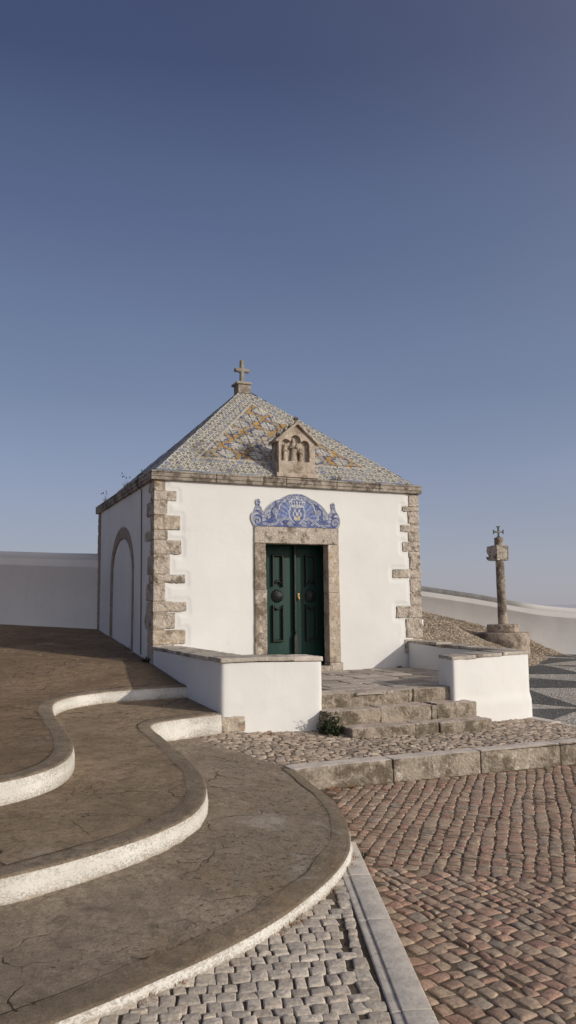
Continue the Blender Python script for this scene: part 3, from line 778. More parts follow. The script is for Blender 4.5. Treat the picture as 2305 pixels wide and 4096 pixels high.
# cable
mb = MB()
def tube(pts, r, mb, ns=6):
    P = np.array(pts, float); n = len(P); T = np.gradient(P, axis=0); T /= np.linalg.norm(T, axis=1, keepdims=True)
    ref = np.array([.3, .9, .2]); V = []
    rr = np.broadcast_to(r, (n,))
    for i in range(n):
        a = np.cross(T[i], ref); a /= np.linalg.norm(a); b = np.cross(T[i], a)
        for k in range(ns): V.append(P[i]+rr[i]*(a*math.cos(2*PI*k/ns)+b*math.sin(2*PI*k/ns)))
    F = [[i*ns+k, i*ns+(k+1) % ns, (i+1)*ns+(k+1) % ns, (i+1)*ns+k] for i in range(n-1) for k in range(ns)]
    mb.add(V, np.array(F))
tube([(-.02, .72, 3.36), (-.09, .76, 3.33), (-.105, .80, 3.25), (-.09, .82, 3.15), (-.02, .83, 3.1), (-.012, .82, 2), (-.012, .80, 1.), (-.012, .78, .34)], .008, mb)
mb.build('cable', M['cable'], ch)

# cornice slabs
def cslab(p0, p1, nrm, seed):
    p0 = np.array(p0, float); p1 = np.array(p1, float); d = p1-p0; L = np.linalg.norm(d); a = math.atan2(d[1], d[0]); n = np.array(nrm, float)
    c = (p0+p1)/2; mb = MB(); R = rot('Z', a)
    wd = .30
    for (pr, z0, z1) in ((.058, 3.145, 3.196), (.067, 3.20, 3.262), (.070, 3.266, 3.30)):
        cc = c+n*(pr-wd/2)
        rbox((cc[0], cc[1], (z0+z1)/2), (L-.005, wd, z1-z0), .006, .004, 13, seed, .03, R, mb)
    cc = c+n*(.058-wd/2)
    rbox((cc[0], cc[1], 3.225), (L-.012, wd-.012, .14), .002, .001, 13, seed, .2, R, mb)
    mb.build('cornice_stone', M['cornice'], ch)
fx = [-.07, 1.02, 1.86, 2.28, 3.25, 4.12, 5.02]
for i in range(6): cslab((fx[i]+(.003 if i else .0), 0), (fx[i+1], 0), (0, -1), i)
fy = [.232, 1.2, 2.3, 3.4, 4.72]
for i in range(4): cslab((0, fy[i+1]), (0, fy[i]), (-1, 0), 10+i)
for i in range(4): cslab((4.95, fy[i]), (4.95, fy[i+1]), (1, 0), 20+i)
for i in range(6): cslab((fx[i+1], 4.95), (fx[i], 4.95), (0, 1), 30+i)

# ---- roof
AP = np.array([2.43, 2.47]); ZA = 5.56
TS = .14
def hash2(i, j, s=0): return _h(np.asarray(i), np.asarray(j), np.zeros_like(np.asarray(i))+s, 77)
CREAM = np.array([.49, .46, .385]); BLUE = np.array([.045, .07, .20]); DARK = np.array([.04, .04, .035]); LBL = np.array([.25, .33, .46])
def mixc(c, m, k): return c*(1-m[:, None])+np.asarray(k)*m[:, None]
def flower(u, v):
    i = np.floor(u/TS).astype(int); j = np.floor(v/TS).astype(int)
    a = (u/TS-i)*2-1; b = (v/TS-j)*2-1; r = np.hypot(a, b); th = np.arctan2(b, a)
    h1 = hash2(i, j, 1); h2 = hash2(i, j, 2)
    c = CREAM*(1+.12*(h1[:, None]-.5))
    par = ((i+j) % 2 == 0) ^ (h2 < .12)
    pet = .5+.5*np.cos(8*th)
    bl = BLUE*(1-h1[:, None])+np.array([.10, .11, .13])*h1[:, None]
    body = 1-sstep(.66+.12*pet, .74+.12*pet, r)
    cA = mixc(c, body*.92, bl)
    cA = mixc(cA, (sstep(.24, .3, r)*(1-sstep(.50, .56, r)))*sstep(.35, .6, pet)*.85, CREAM)
    cA = mixc(cA, (1-sstep(.10, .16, r)), CREAM)
    lf = np.abs(np.cos(2*th))**1.2
    m = sstep(.12, .18, r)*(1-sstep(.58*lf+.16, .66*lf+.2, r)); cB = mixc(c, m*.9, np.array([.05, .06, .085])); 
    m2 = (np.abs(np.sin(2*th)) > .93)*(r > .3)*(r < .7); cB = mixc(cB, m2*.6, DARK)
    c = np.where(par[:, None], cA, cB)
    aa = 1-np.abs(a); bb = 1-np.abs(b); rc = np.hypot(aa, bb); thc = np.arctan2(bb, aa)
    star = (rc < .16+.20*np.abs(np.cos(2*thc)*1.)); c = mixc(c, star*.85, DARK*1.2)
    grout = (np.maximum(np.abs(a), np.abs(b)) > .93); c = mixc(c, grout*.9, np.array([.09, .08, .07]))
    worn = h2 > .93; c = np.where(worn[:, None], c*.6+.12, c)
    return c
ORA = np.array([.44, .265, .09])
def carpet(u, v):
    n1 = fbm2(u, v, 3, 2, 51)
    P_ = .56; uu = u+.018*fbm2(u, v, 9, 2, 61); vv = v+.018*fbm2(u, v, 9, 2, 62)
    A = ((uu/P_) % 1)*2-1; B = ((vv/P_+.25) % 1)*2-1
    c = np.tile(np.array([.38, .355, .30]), (len(u), 1))
    nz = fbm2(u, v, 24, 2, 44); c = mixc(c, sstep(-.05, .2, nz)*.9, BLUE*1.1); c = mixc(c, sstep(.1, .35, -nz), CREAM*.9)
    def leafs(c, A, B, rad):
        r = np.hypot(A, B); T = np.arctan2(B, A)
        lob = np.abs(np.cos(2*T))*.42+np.abs(np.cos(10*T))*.16
        m = 1-sstep(rad*(.42+lob), rad*(.48+lob), r)
        c = mixc(c, m, CREAM); vein = m*((np.abs(np.sin(2*T)) < .10)|(np.abs(np.cos(10*T)) < .22))*(r > rad*.12); c = mixc(c, vein*.85, BLUE)
        rim = (1-m)*(1-sstep(rad*(.52+lob), rad*(.62+lob), r)); return mixc(c, rim*.95, np.array([.05, .06, .10]))
    A2 = np.where(A > 0, A-1, A+1); B2 = np.where(B > 0, B-1, B+1)
    w = np.sin(A*9)*.09+np.cos(B*8)*.09
    d1 = np.abs(np.abs(A)+np.abs(B)-1.0+w)
    q = sstep(-.30, .05, fbm2(np.floor(u/.28)*1., np.floor(v/.28)*1., .61, 2, 5)+.4*fbm2(u, v, 5, 2, 7))
    st = (1-sstep(.13, .16, d1)); out = sstep(.15, .165, d1)*(1-sstep(.19, .21, d1))
    oc = ORA[None]*q[:, None]+np.array([.40, .345, .26])[None]*(1-q[:, None])
    c = c*(1-st[:, None])+oc*st[:, None]; c = mixc(c, out*.85, DARK*1.3)
    mid = st*(np.abs(np.sin(A*13+B*11)) < .16); c = mixc(c, mid*.8, DARK*2)
    c = leafs(c, A, B, .60); c = leafs(c, A2, B2, .50)
    for sx_, sy_ in ((.5, .5), (-.5, .5), (.5, -.5), (-.5, -.5)):
        r3 = np.hypot(A-sx_, B-sy_); m3 = (1-sstep(.10, .13, r3)); c = mixc(c, m3*q, ORA*.95); c = mixc(c, (1-sstep(.03, .05, r3))*.9, DARK)
    a = (u/TS) % 1; b = (v/TS) % 1
    g = (np.minimum(np.minimum(a, 1-a), np.minimum(b, 1-b)) < .04); c = mixc(c, g*.8, np.array([.07, .06, .05]))
    th_ = hash2(np.floor(u/TS).astype(int), np.floor(v/TS).astype(int), 8)
    return c*(.95+.16*n1[:, None]+.22*(th_[:, None]-.5))
def roofface(name, e0, e1, res, seed):
    """e0,e1: eave corners (x,y) left and right seen from outside; returns a tile-coloured face"""
    e0 = np.array([*e0, 3.292]); e1 = np.array([*e1, 3.292]); ap = np.array([*AP, ZA])
    L = np.linalg.norm(e1-e0); ux = (e1-e0)/L
    ua = (ap-e0)@ux; foot = e0+ux*ua; hv = ap-foot; SL = np.linalg.norm(hv); uv_ = hv/SL
    nrm = np.cross(ux, uv_)
    ni = int(SL/res); V = []; C = []; 
    rows = []
    nu = int(L/res)
    T = np.linspace(0, 1, nu+1); 
    for i in range(ni+1):
        v = SL*i/ni*.985; k = v/SL
        u0 = ua*k; u1 = L+(ua-L)*k
        rows.append(np.stack([u0+(u1-u0)*T, np.full(nu+1, v)], 1))
    UV = np.concatenate(rows); u, v = UV[:, 0], UV[:, 1]
    # distance to hips, in the plane
    dl = (u*SL-v*ua)/math.hypot(SL, ua); dr = ((L-u)*SL-v*(L-ua))/math.hypot(SL, L-ua)
    sl = (u*ua+v*SL)/math.hypot(SL, ua); sr = ((L-u)*(L-ua)+v*SL)/math.hypot(SL, L-ua)
    cf = flower(u+.03, v+.075)
    cl = flower(sl, dl); cr = flower(sr+.05, dr)
    inb = v-.50; B_ = .40
    inner = np.minimum(np.minimum(dl, dr)-B_, inb)
    c = cf
    lft = (dl < B_) & (dl < np.maximum(dr, 0)+9) & (dl-B_ < inb); rgt = (dr < B_) & (dr-B_ < inb) & (dr < dl)
    c = np.where(lft[:, None], cl, c); c = np.where(rgt[:, None], cr, c)
    c = np.where((inner > 0)[:, None], carpet(u, v), c)
    st = (inner > -.022) & (inner < .010)
    c = np.where(st[:, None], np.array([.44, .39, .32])*(1+.14*fbm2(u, v, 6, 2, 3)[:, None]), c)
    low = v < .055; c = np.where((low & (fbm2(u, v, 3, 2, 9) > -.1))[:, None], np.array([.16, .22, .33])*(1+.5*fbm2(u, v, 8, 2, 6)[:, None]), c)
    c = c*(1-.35*sstep(.15, .55, fbm2(u, v, 2.2, 3, seed+40))[:, None]*np.array([1, 1.05, 1.15]))
    P = e0+ux*u[:, None]+uv_*v[:, None]
    ti = np.floor(u/TS).astype(int); tj = np.floor(v/TS).astype(int)
    tl = (hash2(ti, tj, 5)-.5)*.012+((u/TS-ti)-.5)*(hash2(ti, tj, 6)-.5)*.016+((v/TS-tj)-.5)*(hash2(ti, tj, 7)-.5)*.016
    P = P+nrm*(.012*fbm2(u, v, 1.2, 3, seed)+tl+.003)[:, None]
    mesh_np(name, P, grid_tris(ni+1, nu+1)[:, ::-1], M['tile'], roof, True, np.clip(c, 0, 1))
roof = empty('roof', (0, 0, 0)); roof.parent = ch; roof.location = -Vector(ch.location)
e = .005
cs = [(-e, -e), (W+e, -e), (W+e, D+e), (-e, D+e)]
roofface('tiled_face', cs[0], cs[1], .011, 1)
roofface('tiled_face', cs[3], cs[0], .014, 2)
roofface('tiled_face', cs[1], cs[2], .03, 3)
roofface('tiled_face', cs[2], cs[3], .03, 4)
# cross on its pedestal
cr = empty('roof_cross', (0, 0, 0)); cr.parent = ch; cr.location = -Vector(ch.location)
mb = MB(); rbox((2.40, 2.42, 5.50), (.27, .27, .19), .01, .008, 14, 5, .02, mb=mb); mb.build('pedestal', M['cornice'], cr)
mb = MB(); rbox((2.385, 2.42, 5.615), (.335, .335, .05), .016, .006, 14, 6, .02, mb=mb); rbox((2.385, 2.42, 5.645), (.24, .24, .03), .012, .006, 14, 7, .02, mb=mb); mb.build('pedestal_cap', M['cornice'], cr)
mb = MB(); 
co = [(-.042, 0), (.042, 0), (.037, .222), (.160, .218), (.160, .296), (.037, .30), (.036, .475), (-.036, .475), (-.037, .30), (-.158, .296), (-.158, .22), (-.037, .222)]
o = prism([(2.385+a, 5.655+b) for a, b in co], 2.36, 2.45, axis='y').build('cross', M['cross_stone'], cr, smooth=False)
bm = bmesh.new(); bm.from_mesh(o.data); bmesh.ops.remove_doubles(bm, verts=bm.verts, dist=1e-5)
bmesh.ops.bevel(bm, geom=[e_ for e_ in bm.edges if e_.calc_face_angle(0) > .8], offset=.012, segments=2, affect='EDGES'); bm.to_mesh(o.data); bm.free()

# ---- door surround
ds = empty('door_surround', (0, 0, 0)); ds.parent = ch; ds.location = -Vector(ch.location)
fr = -.034
def dbox(x0, x1, y0, y1, z0, z1, seed, name, m, parent, **k):
    a = dict(r=.008, amp=.006, scale=12, res=.02); a.update(k)
    return rbox(((x0+x1)/2, (y0+y1)/2, (z0+z1)/2), (x1-x0, y1-y0, z1-z0), a['r'], a['amp'], a['scale'], seed, a['res'], None, None, .015).build(name, m, parent)
dbox(1.70, 3.285, fr, .17, DZ, 2.445, 1, 'lintel', M['stone'], ds)
dbox(1.70, DX0, fr, .17, 1.39, DZ-.005, 2, 'jamb', M['stone_jamb'], ds); dbox(1.705, DX0+.015, fr, .17, .02, 1.385, 3, 'jamb', M['stone_jamb'], ds)
dbox(DX1, 3.285, fr, .17, 1.33, DZ-.005, 4, 'jamb', M['stone_lichen'], ds); dbox(DX1, 3.29, fr-.002, .17, .14, 1.325, 5, 'jamb', M['stone_lichen'], ds)
dbox(DX1-.005, 3.32, fr-.02, .17, -.02, .135, 7, 'jamb_base', M['stone'], ds)
dbox(1.66, DX1-.01, fr-.02, .17, -.02, .09, 6, 'threshold', M['stone'], ds); 
mb = MB()      # rebate behind the jambs
for (x0, x1, z0, z1) in ((1.70, 1.96, 0, 2.4), (3.20, 3.40, 0, 2.4), (1.70, 3.40, 2.24, 2.5)):
    rbox(((x0+x1)/2, .36, (z0+z1)/2), (x1-x0, .385, z1-z0), .004, .003, 9, 8, .05, mb=mb)
rbox((2.58, .37, .03), (1.4, .40, .10), .004, .002, 9, 8, .05, mb=mb)
mb.build('rebate', M['stone_dark'], ds)
# ---- door leaves
DY = .38
def leaf(x0, x1, lock):
    lf = empty('door_leaf', (0, 0, 0)); lf.parent = ch; lf.location = -Vector(ch.location)
    mb = MB(); rbox(((x0+x1)/2, DY+.03, 1.17), (x1-x0-.004, .06, 2.16), .003, 0, 1, 1, .3, mb=mb); mb.build('board', M['door'], lf)
    c = (x0+x1)/2+(-.005 if not lock else .01)
    def mould(z0, z1, arc_top, arc_bot):
        hw = .105
        def outline(ins):
            w = hw-ins; a = z0+ins; b = z1-ins; p = []
            nn = 9
            for k in range(nn):       # bottom, left to right
                t = -1+2*k/(nn-1); p.append((c+w*t, a+(arc_bot*(1-t*t) if arc_bot else 0)))
            for k in range(nn):
                t = 1-2*k/(nn-1); p.append((c+w*t, b-(arc_top*(1-t*t) if arc_top else 0)))
            return np.array(p)
        V = []; rings = [(0, .0), (.0, -.045), (.008, -.058), (.020, -.058), (.030, -.035), (.040, -.006)]
        for ins, y in rings:
            o = outline(ins); V.append(np.stack([o[:, 0], np.full(len(o), DY+y), o[:, 1]], 1))
        n = len(V[0]); F = []
        for i in range(len(rings)-1):
            for k in range(n): F.append([i*n+k, i*n+(k+1) % n, (i+1)*n+(k+1) % n, (i+1)*n+k])
        mesh_np('panel_moulding', np.concatenate(V), np.array(F), M['mould'], lf, smooth=False)
    mould(1.44, 2.0, 0, .085); mould(.50, 1.13, .055, 0)
    # cast rosette
    mb = MB(); zc = 1.285
    for ring, (nn, rr, ln, ht, dy) in enumerate(((16, .085, .036, .016, .020), (13, .062, .032, .018, .034), (9, .036, .028, .018, .047), (5, .014, .02, .014, .056))):
        for k in range(nn):
            a = 2*PI*(k+.5*(ring % 2))/nn
            th, ph = np.meshgrid(np.linspace(0, PI, 6), np.linspace(0, 2*PI, 9), indexing='ij'); th = th.ravel(); ph = ph.ravel()
            P = np.stack([ln*np.cos(th), ht*np.sin(th)*np.cos(ph), .014*np.sin(th)*np.sin(ph)], 1)
            x = rr+P[:, 0]; y = P[:, 1]
            X_ = x*math.cos(a)-y*math.sin(a); Z_2 = x*math.sin(a)+y*math.cos(a)
            mb.add(np.stack([c+X_, DY-dy-P[:, 2]-P[:, 0]*-.3, zc+Z_2], 1), grid_tris(6, 9))
    th = np.linspace(0, 2*PI, 25)[:-1]
    V = np.concatenate([np.stack([c+r_*np.cos(th), np.full(24, DY-y_), zc+r_*np.sin(th)], 1) for r_, y_ in ((.10, 0), (.10, .012), (.05, .035), (.001, .05))])
    mb.add(V, np.array([[i*24+k, i*24+(k+1) % 24, (i+1)*24+(k+1) % 24, (i+1)*24+k] for i in range(3) for k in range(24)]))
    mb.build('rosette', M['iron'], lf)
    if lock:
        mb = MB(); xl = 2.672
        rbox((xl, DY-.012, 1.265), (.036, .03, .12), .003, 0, 1, 1, .02, mb=mb); rbox((xl, DY-.035, 1.235), (.026, .03, .036), .006, 0, 1, 1, .02, mb=mb)
        mb.build('lock', M['brass'], lf)
    else:
        mb = MB(); rbox((2.592, DY-.035, 1.45), (.034, .075, 1.57), .006, 0, 1, 1, .05, mb=mb)
        prism([(2.562, .1), (2.625, .1), (2.625, .58), (2.593, .66), (2.562, .58)], DY-.080, DY, mb=mb, axis='y')
        mb.build('meeting_stile', M['mould'], lf)
leaf(1.965, 2.594, False); leaf(2.596, 3.2, True)

# ---- painted tile panel over the door
OUT = [(1.696,2.452),(1.645,2.553),(1.639,2.626),(1.665,2.676),(1.704,2.708),(1.737,2.789),(1.751,2.808),(1.731,2.85),(1.738,2.9),(1.771,2.92),(1.804,2.903),(1.82,2.854),(1.803,2.804),(1.829,2.78),(1.868,2.696),(1.915,2.747),(1.968,2.811),(2.028,2.863),(2.102,2.91),(2.183,2.932),(2.237,2.966),(2.305,3.001),(2.373,3.023),(2.482,3.034),(2.579,3.033),(2.661,3.005),(2.757,2.959),(2.868,2.913),(2.966,2.847),(3.035,2.78),(3.09,2.705),(3.135,2.732),(3.168,2.772),(3.155,2.836),(3.155,2.887),(3.194,2.914),(3.228,2.877),(3.234,2.801),(3.245,2.762),(3.289,2.7),(3.324,2.624),(3.322,2.534),(3.29,2.452)]
def paint_panel(V):
    x = V[:, 0]; z = V[:, 2]; xm = 2.492; X = np.abs(x-xm)
    n = fbm2(x, z, 9, 3, 3)
    DB = np.array([.025, .04, .16]); MBc = np.array([.07, .105, .27]); LB = np.array([.19, .235, .38]); WH = np.array([.46, .475, .49])
    c = DB+(MBc-DB)*sstep(-.3, .4, n)[:, None]
    def stroke(pts, w, k, e=.006):
        nonlocal c
        d = segdist(np.array(pts), X, z, False); c = mixc(c, 1-sstep(w, w+e, d), k)
    def ring(cx, cz, r, w, k):
        nonlocal c
        d = np.abs(np.hypot(X-cx, z-cz)-r); c = mixc(c, 1-sstep(w, w+.005, d), k)
    def disc(cx, cz, r, k):
        nonlocal c
        c = mixc(c, 1-sstep(r, r+.005, np.hypot(X-cx, z-cz)), k)
    # scallop shell behind the shield
    ax, az = 0, 2.58; rr = np.hypot(X-ax, z-az); th = np.arctan2(z-az, X-ax)
    shell = (rr < .40-.06*np.abs(np.cos(th*7)))&(z > 2.56); rib = .5+.5*np.cos(th*26)
    c = np.where(shell[:, None], MBc*(1-rib[:, None]*.55)+LB*rib[:, None]*.75, c)
    stroke([(0+.40*math.cos(a)-.03*math.cos(a)*math.cos(7*a)**2, 2.585+.40*math.sin(a)) for a in np.linspace(.35, PI/2, 14)], .007, WH)
    # flower garland along the top
    r2 = np.random.default_rng(4)
    gl = np.array([(.62, 2.72), (.55, 2.76), (.50, 2.79), (.44, 2.85), (.38, 2.88), (.31, 2.91), (.25, 2.93), (.18, 2.96), (.10, 2.985), (.02, 3.0)])
    for k, (a, b) in enumerate(gl):
        for m in range(3):
            p = a+r2.uniform(-.03, .03); q = b+r2.uniform(-.028, .022); rad = r2.uniform(.016, .030)
            disc(p, q, rad+.006, DB); disc(p, q, rad, WH*.93); disc(p, q, rad*.35, MBc)
            for w in range(5): disc(p+rad*.65*math.cos(w*1.257), q+rad*.65*math.sin(w*1.257), .003, MBc)
    for k in range(16):
        p = r2.uniform(.50, .66); q = r2.uniform(2.55, 2.74); rad = r2.uniform(.014, .024)
        disc(p, q, rad+.005, DB); disc(p, q, rad, WH*.9); disc(p, q, rad*.4, LB)
    # scrolls
    def spiral(cx, cz, r0, turns, a0, sg, w, k):
        t = np.linspace(0, 1, 26); a = a0+sg*turns*2*PI*t; r = r0*(1-.82*t)
        stroke([(cx+r_*math.cos(a_), cz+r_*math.sin(a_)) for r_, a_ in zip(r, a)], w, k)
    for w_, k_ in ((.021, DB*.6), (.014, WH), (.0035, MBc)):
        stroke([(.36, 2.72), (.39, 2.66), (.40, 2.60), (.34, 2.55), (.28, 2.50)], w_, k_); spiral(.405, 2.70, .055, 1.1, 2.6, -1, w_*.75, k_)
        stroke([(.62, 2.50), (.52, 2.475), (.42, 2.49), (.32, 2.55), (.22, 2.60), (.12, 2.575), (.08, 2.53)], w_, k_); spiral(.14, 2.515, .055, 1.2, 1.6, 1, w_*.75, k_)
        spiral(.73, 2.54, .085, 1.15, -1.2, 1, w_*.85, k_)
        stroke([(.80, 2.47), (.835, 2.54), (.82, 2.63), (.77, 2.68), (.72, 2.66)], w_*.8, k_)
    for k in range(7):
        a = -.9+k*.42; disc(.745+.085*math.cos(a), 2.57+.095*math.sin(a), .014, WH)
    disc(.71, 2.78, .03, LB); disc(.715, 2.86, .033, WH*.9); disc(.715, 2.86, .018, MBc); stroke([(.66, 2.74), (.77, 2.74)], .009, WH); stroke([(.68, 2.80), (.75, 2.80)], .006, DB)
    # crown
    cz = (X < .125)&(z > 2.80)&(z < 2.90); c = np.where(cz[:, None], DB*1.1, c)
    stroke([(0, 2.80), (.12, 2.805)], .010, WH); stroke([(0, 2.825), (.125, 2.83)], .004, WH)
    for bx in (.0, .045, .09, .13): stroke([(bx, 2.84), (bx*1.08+.004, 2.875)], .005, WH); disc(bx*1.08+.004, 2.885, .012, WH)
    stroke([(.13, 2.885), (.10, 2.925), (.04, 2.935), (0, 2.95)], .007, WH); disc(0, 2.965, .018, WH); stroke([(.02, 2.78), (.10, 2.785)], .004, DB)
    # shield
    sh = (X < .085)&(z > 2.60)&(z < 2.755); c = np.where(sh[:, None], WH, c)
    chk = ((np.floor((x-xm+.105)/.042).astype(int)+np.floor((z-2.60)/.052).astype(int)) % 2 == 0)&sh; c = np.where(chk[:, None], MBc*.9, c)
    stroke([(.09, 2.765), (.092, 2.62), (0, 2.565)], .006, DB); stroke([(.12, 2.775), (.155, 2.72), (.13, 2.60), (.05, 2.52)], .006, WH)
    disc(.02, 2.60, .03, np.array([.55, .45, .28]))
    # border and joints
    bd = segdist(np.array(OUT), x, z); c = mixc(c, (1-sstep(.008, .012, bd))*(z > 2.47), WH*.95)
    c = mixc(c, sstep(.014, .017, bd)*(1-sstep(.02, .024, bd))*(z > 2.47), DB)
    gx = np.abs(((x-1.64)/.138) % 1-.5); gz = np.abs(((z-2.452)/.138) % 1-.5); c = mixc(c, ((gx > .48)|(gz > .48))*.45, np.array([.12, .12, .14]))
    hz = fbm2(x, z, 55, 2, 12); c = mixc(c, sstep(.15, .5, hz)*.5, DB); c = mixc(c, sstep(.2, .5, -hz)*.3, WH)
    c = mixc(c, sstep(.4, .55, fbm2(x, z, 14, 2, 8))*.4, np.array([.22, .17, .12]))
    return np.clip(c, 0, 1)
def panel():
    o = np.array(OUT); res = .0085
    gx, gz = np.meshgrid(np.arange(1.62, 3.34, res), np.arange(2.44, 3.05, res)); gx = gx.ravel(); gz = gz.ravel()
    k = inside(o, gx, gz) & (segdist(o, gx, gz) > res*.4)
    pts = [Vector(p) for p in o]+[Vector(p) for p in zip(gx[k], gz[k])]
    r = delaunay_2d_cdt(pts, [], [list(range(len(o)))], 1, 1e-6)
    P = np.array([tuple(v) for v in r[0]]); F = np.array([list(f) for f in r[2]])
    V = np.stack([P[:, 0], np.full(len(P), -.024), P[:, 1]], 1)
    a = V[F[:, 1]]-V[F[:, 0]]; b = V[F[:, 2]]-V[F[:, 0]]; ng = np.cross(a, b)[:, 1] > 0; F[ng] = F[ng][:, ::-1]
    n = len(o); S2 = np.concatenate([np.stack([o[:, 0], np.full(n, -.024), o[:, 1]], 1), np.stack([o[:, 0], np.full(n, .01), o[:, 1]], 1)])
    mb = MB(); mb.add(V, F, paint_panel(V)); mb.add(S2, np.array([[i, (i+1) % n, n+(i+1) % n, n+i] for i in range(n)]), (.4, .38, .34))
    mb.build('painted_tile_panel', M['tile_panel'], ch, smooth=False)
panel()

# ---- stone niche on the eave
nc = empty('stone_niche', (0, 0, 0)); nc.parent = ch; nc.location = -Vector(ch.location)
x0, x1, zb, ze, za = 2.165, 2.855, 3.39, 3.97, 4.26; xm = (x0+x1)/2
y0, y1 = -.01, .30
body = [(x0, zb), (x1, zb), (x1, ze), (xm, za), (x0, ze)]
mb = MB()
# frame with a recess opening of trefoil outline
def trefoil():
    p = [(x0+.045, 3.60), (x1-.105, 3.60), (x1-.105, 3.88)]
    for cx_, r_, zc_, a0, a1 in ((2.665, .085, 3.90, 0, 150), (2.49, .095, 3.975, 20, 160), (2.31, .09, 3.90, 30, 180)):
        for k in range(9):
            a = math.radians(a0+(a1-a0)*k/8); p.append((cx_+r_*math.cos(a), zc_+r_*math.sin(a)))
    p.append((x0+.045, 3.88)); return p
tf = trefoil()
nO = len(body)
pts = [Vector(p) for p in body]+[Vector(p) for p in tf]
r = delaunay_2d_cdt(pts, [(i, (i+1) % nO) for i in range(nO)]+[(nO+i, nO+(i+1) % len(tf)) for i in range(len(tf))], [], 0, 1e-6)
P = np.array([tuple(v) for v in r[0]]); F = np.array([list(f) for f in r[2]])
cxy = P[F].mean(1); keep = inside(np.array(body), cxy[:, 0], cxy[:, 1]) & ~inside(np.array(tf), cxy[:, 0], cxy[:, 1]); F = F[keep]
V = np.stack([P[:, 0], np.full(len(P), y0), P[:, 1]], 1)
a = V[F[:, 1]]-V[F[:, 0]]; b = V[F[:, 2]]-V[F[:, 0]]; ng = np.cross(a, b)[:, 1] > 0; F[ng] = F[ng][:, ::-1]
mb.add(V, F)
t_ = np.array(tf); n = len(t_); mb.add(np.concatenate([np.stack([t_[:, 0], np.full(n, y, float), t_[:, 1]], 1) for y in (y0, y0+.075)]), np.array([[i, (i+1) % n, n+(i+1) % n, n+i] for i in range(n)]))
B = np.array(body); n = nO; mb.add(np.concatenate([np.stack([B[:, 0], np.full(n, y, float), B[:, 1]], 1) for y in (y0, y1)]), np.array([[i, n+i, n+(i+1) % n, (i+1) % n] for i in range(n)]))
mb.add([(x0, y0+.075, 3.4), (x1, y0+.075, 3.4), (x1, y0+.075, 4.1), (x0, y0+.075, 4.1)], np.array([[0, 1, 2, 3]]))
mb.build('niche_body', M['niche'], nc, smooth=False)
mb = MB()
for sg in (-1, 1):
    d = np.array([xm-x0+.06, za-ze+.055]); L = np.linalg.norm(d)*1.02; a = math.atan2(d[1], d[0]) 
    c_ = (xm+sg*(.06+xm-x0)/2, .125, (ze-.045+za+.035)/2+.0)
    rbox(c_, (L, .36, .045), .01, .005, 14, 3, .03, rot('Y', a*sg), mb)
mb.build('gable_roof', M['niche'], nc)
for sg in (-1, 1):
    for k, f in enumerate((.12, .45, .75)):
        mb = MB()
        cx_ = xm+sg*((xm-x0+.04)*(1-f)); cz_ = ze+(za-ze)*f+.045
        for q in range(5):
            rbox((cx_+sg*.012+random.uniform(-.02, .02), .0+random.uniform(-.02, .06), cz_+random.uniform(-.01, .03)), (.045, .05, .045), .018, .01, 30, k*7+q, .012, rot('Y', random.random()*3), mb)
        mb.build('crocket', M['cornice'], nc)
mb = MB(); rbox((xm, .03, za+.06), (.05, .05, .09), .02, .005, 20, 4, .012, mb=mb)
for q in range(6): rbox((xm+.028*math.cos(q*1.05), .03+.03*math.sin(q*1.05), za+.11), (.04, .04, .045), .018, .008, 30, q, .012, mb=mb)
rbox((xm, .03, za+.135), (.035, .035, .035), .016, .004, 30, 9, .012, mb=mb)
mb.build('finial', M['cornice'], nc)
mb = MB(); rbox((2.51, .13, 3.35), (.80, .36, .075), .01, .006, 12, 4, .03, mb=mb); mb.build('niche_base', M['niche'], nc)
mb = MB(); rbox((2.475, .04, 3.50), (.60, .09, .21), .02, .012, 14, 6, .015, mb=mb); mb.build('carved_plinth', M['niche'], nc)
def figure(x, z, h, lean, seed, child=False):
    ks = [(0, .30, .22), (.10, .27, .2), (.35, .22, .18), (.52, .17, .15), (.64, .21, .16), (.73, .20, .14), (.79, .08, .08), (.83, .10, .10), (.90, .125, .12), (.96, .10, .10), (1.0, .02, .02)]
    V = []; ns = 12
    for f, a, b in ks:
        for k in range(ns):
            t = 2*PI*k/ns; fold = 1+(.13*math.cos(t*5+seed) if f < .5 else 0)
            V.append((x+lean*f*h+a*h*.5*math.cos(t)*fold, y0+.040+b*h*.42*math.sin(t)*fold, z+f*h))
    mb = MB(); F = [[i*ns+k, i*ns+(k+1) % ns, (i+1)*ns+(k+1) % ns, (i+1)*ns+k] for i in range(len(ks)-1) for k in range(ns)]
    mb.add(V, np.array(F))
    for sg in (-1, 1):
        tube([(x+lean*.7*h+sg*.09*h, y0+.07, z+.71*h), (x+lean*.6*h+sg*.13*h, y0+.03, z+.56*h), (x+lean*.6*h+sg*.02*h, y0+.005, z+.60*h)], np.array([.035, .03, .02])*h*1.2, mb)
    if child:
        for (cx_, cz_, r_) in ((.10, .62, .075), (.13, .73, .05)):
            rbox((x+cx_*h, y0+.02, z+cz_*h), (r_*2*h, r_*2*h, r_*2.2*h), r_*h*.9, .002, 40, 3, .01, mb=mb)
    mb.build('carved_figure', M['niche'], nc)
figure(2.30, 3.60, .32, .0, 1); figure(2.465, 3.60, .42, -.02, 2, True); figure(2.60, 3.60, .26, -.05, 3)
mb = MB(); rbox((2.335, y0+.09, 3.90), (.07, .04, .10), .02, .008, 30, 3, .012, mb=mb); mb.build('carved_cloud', M['niche'], nc)

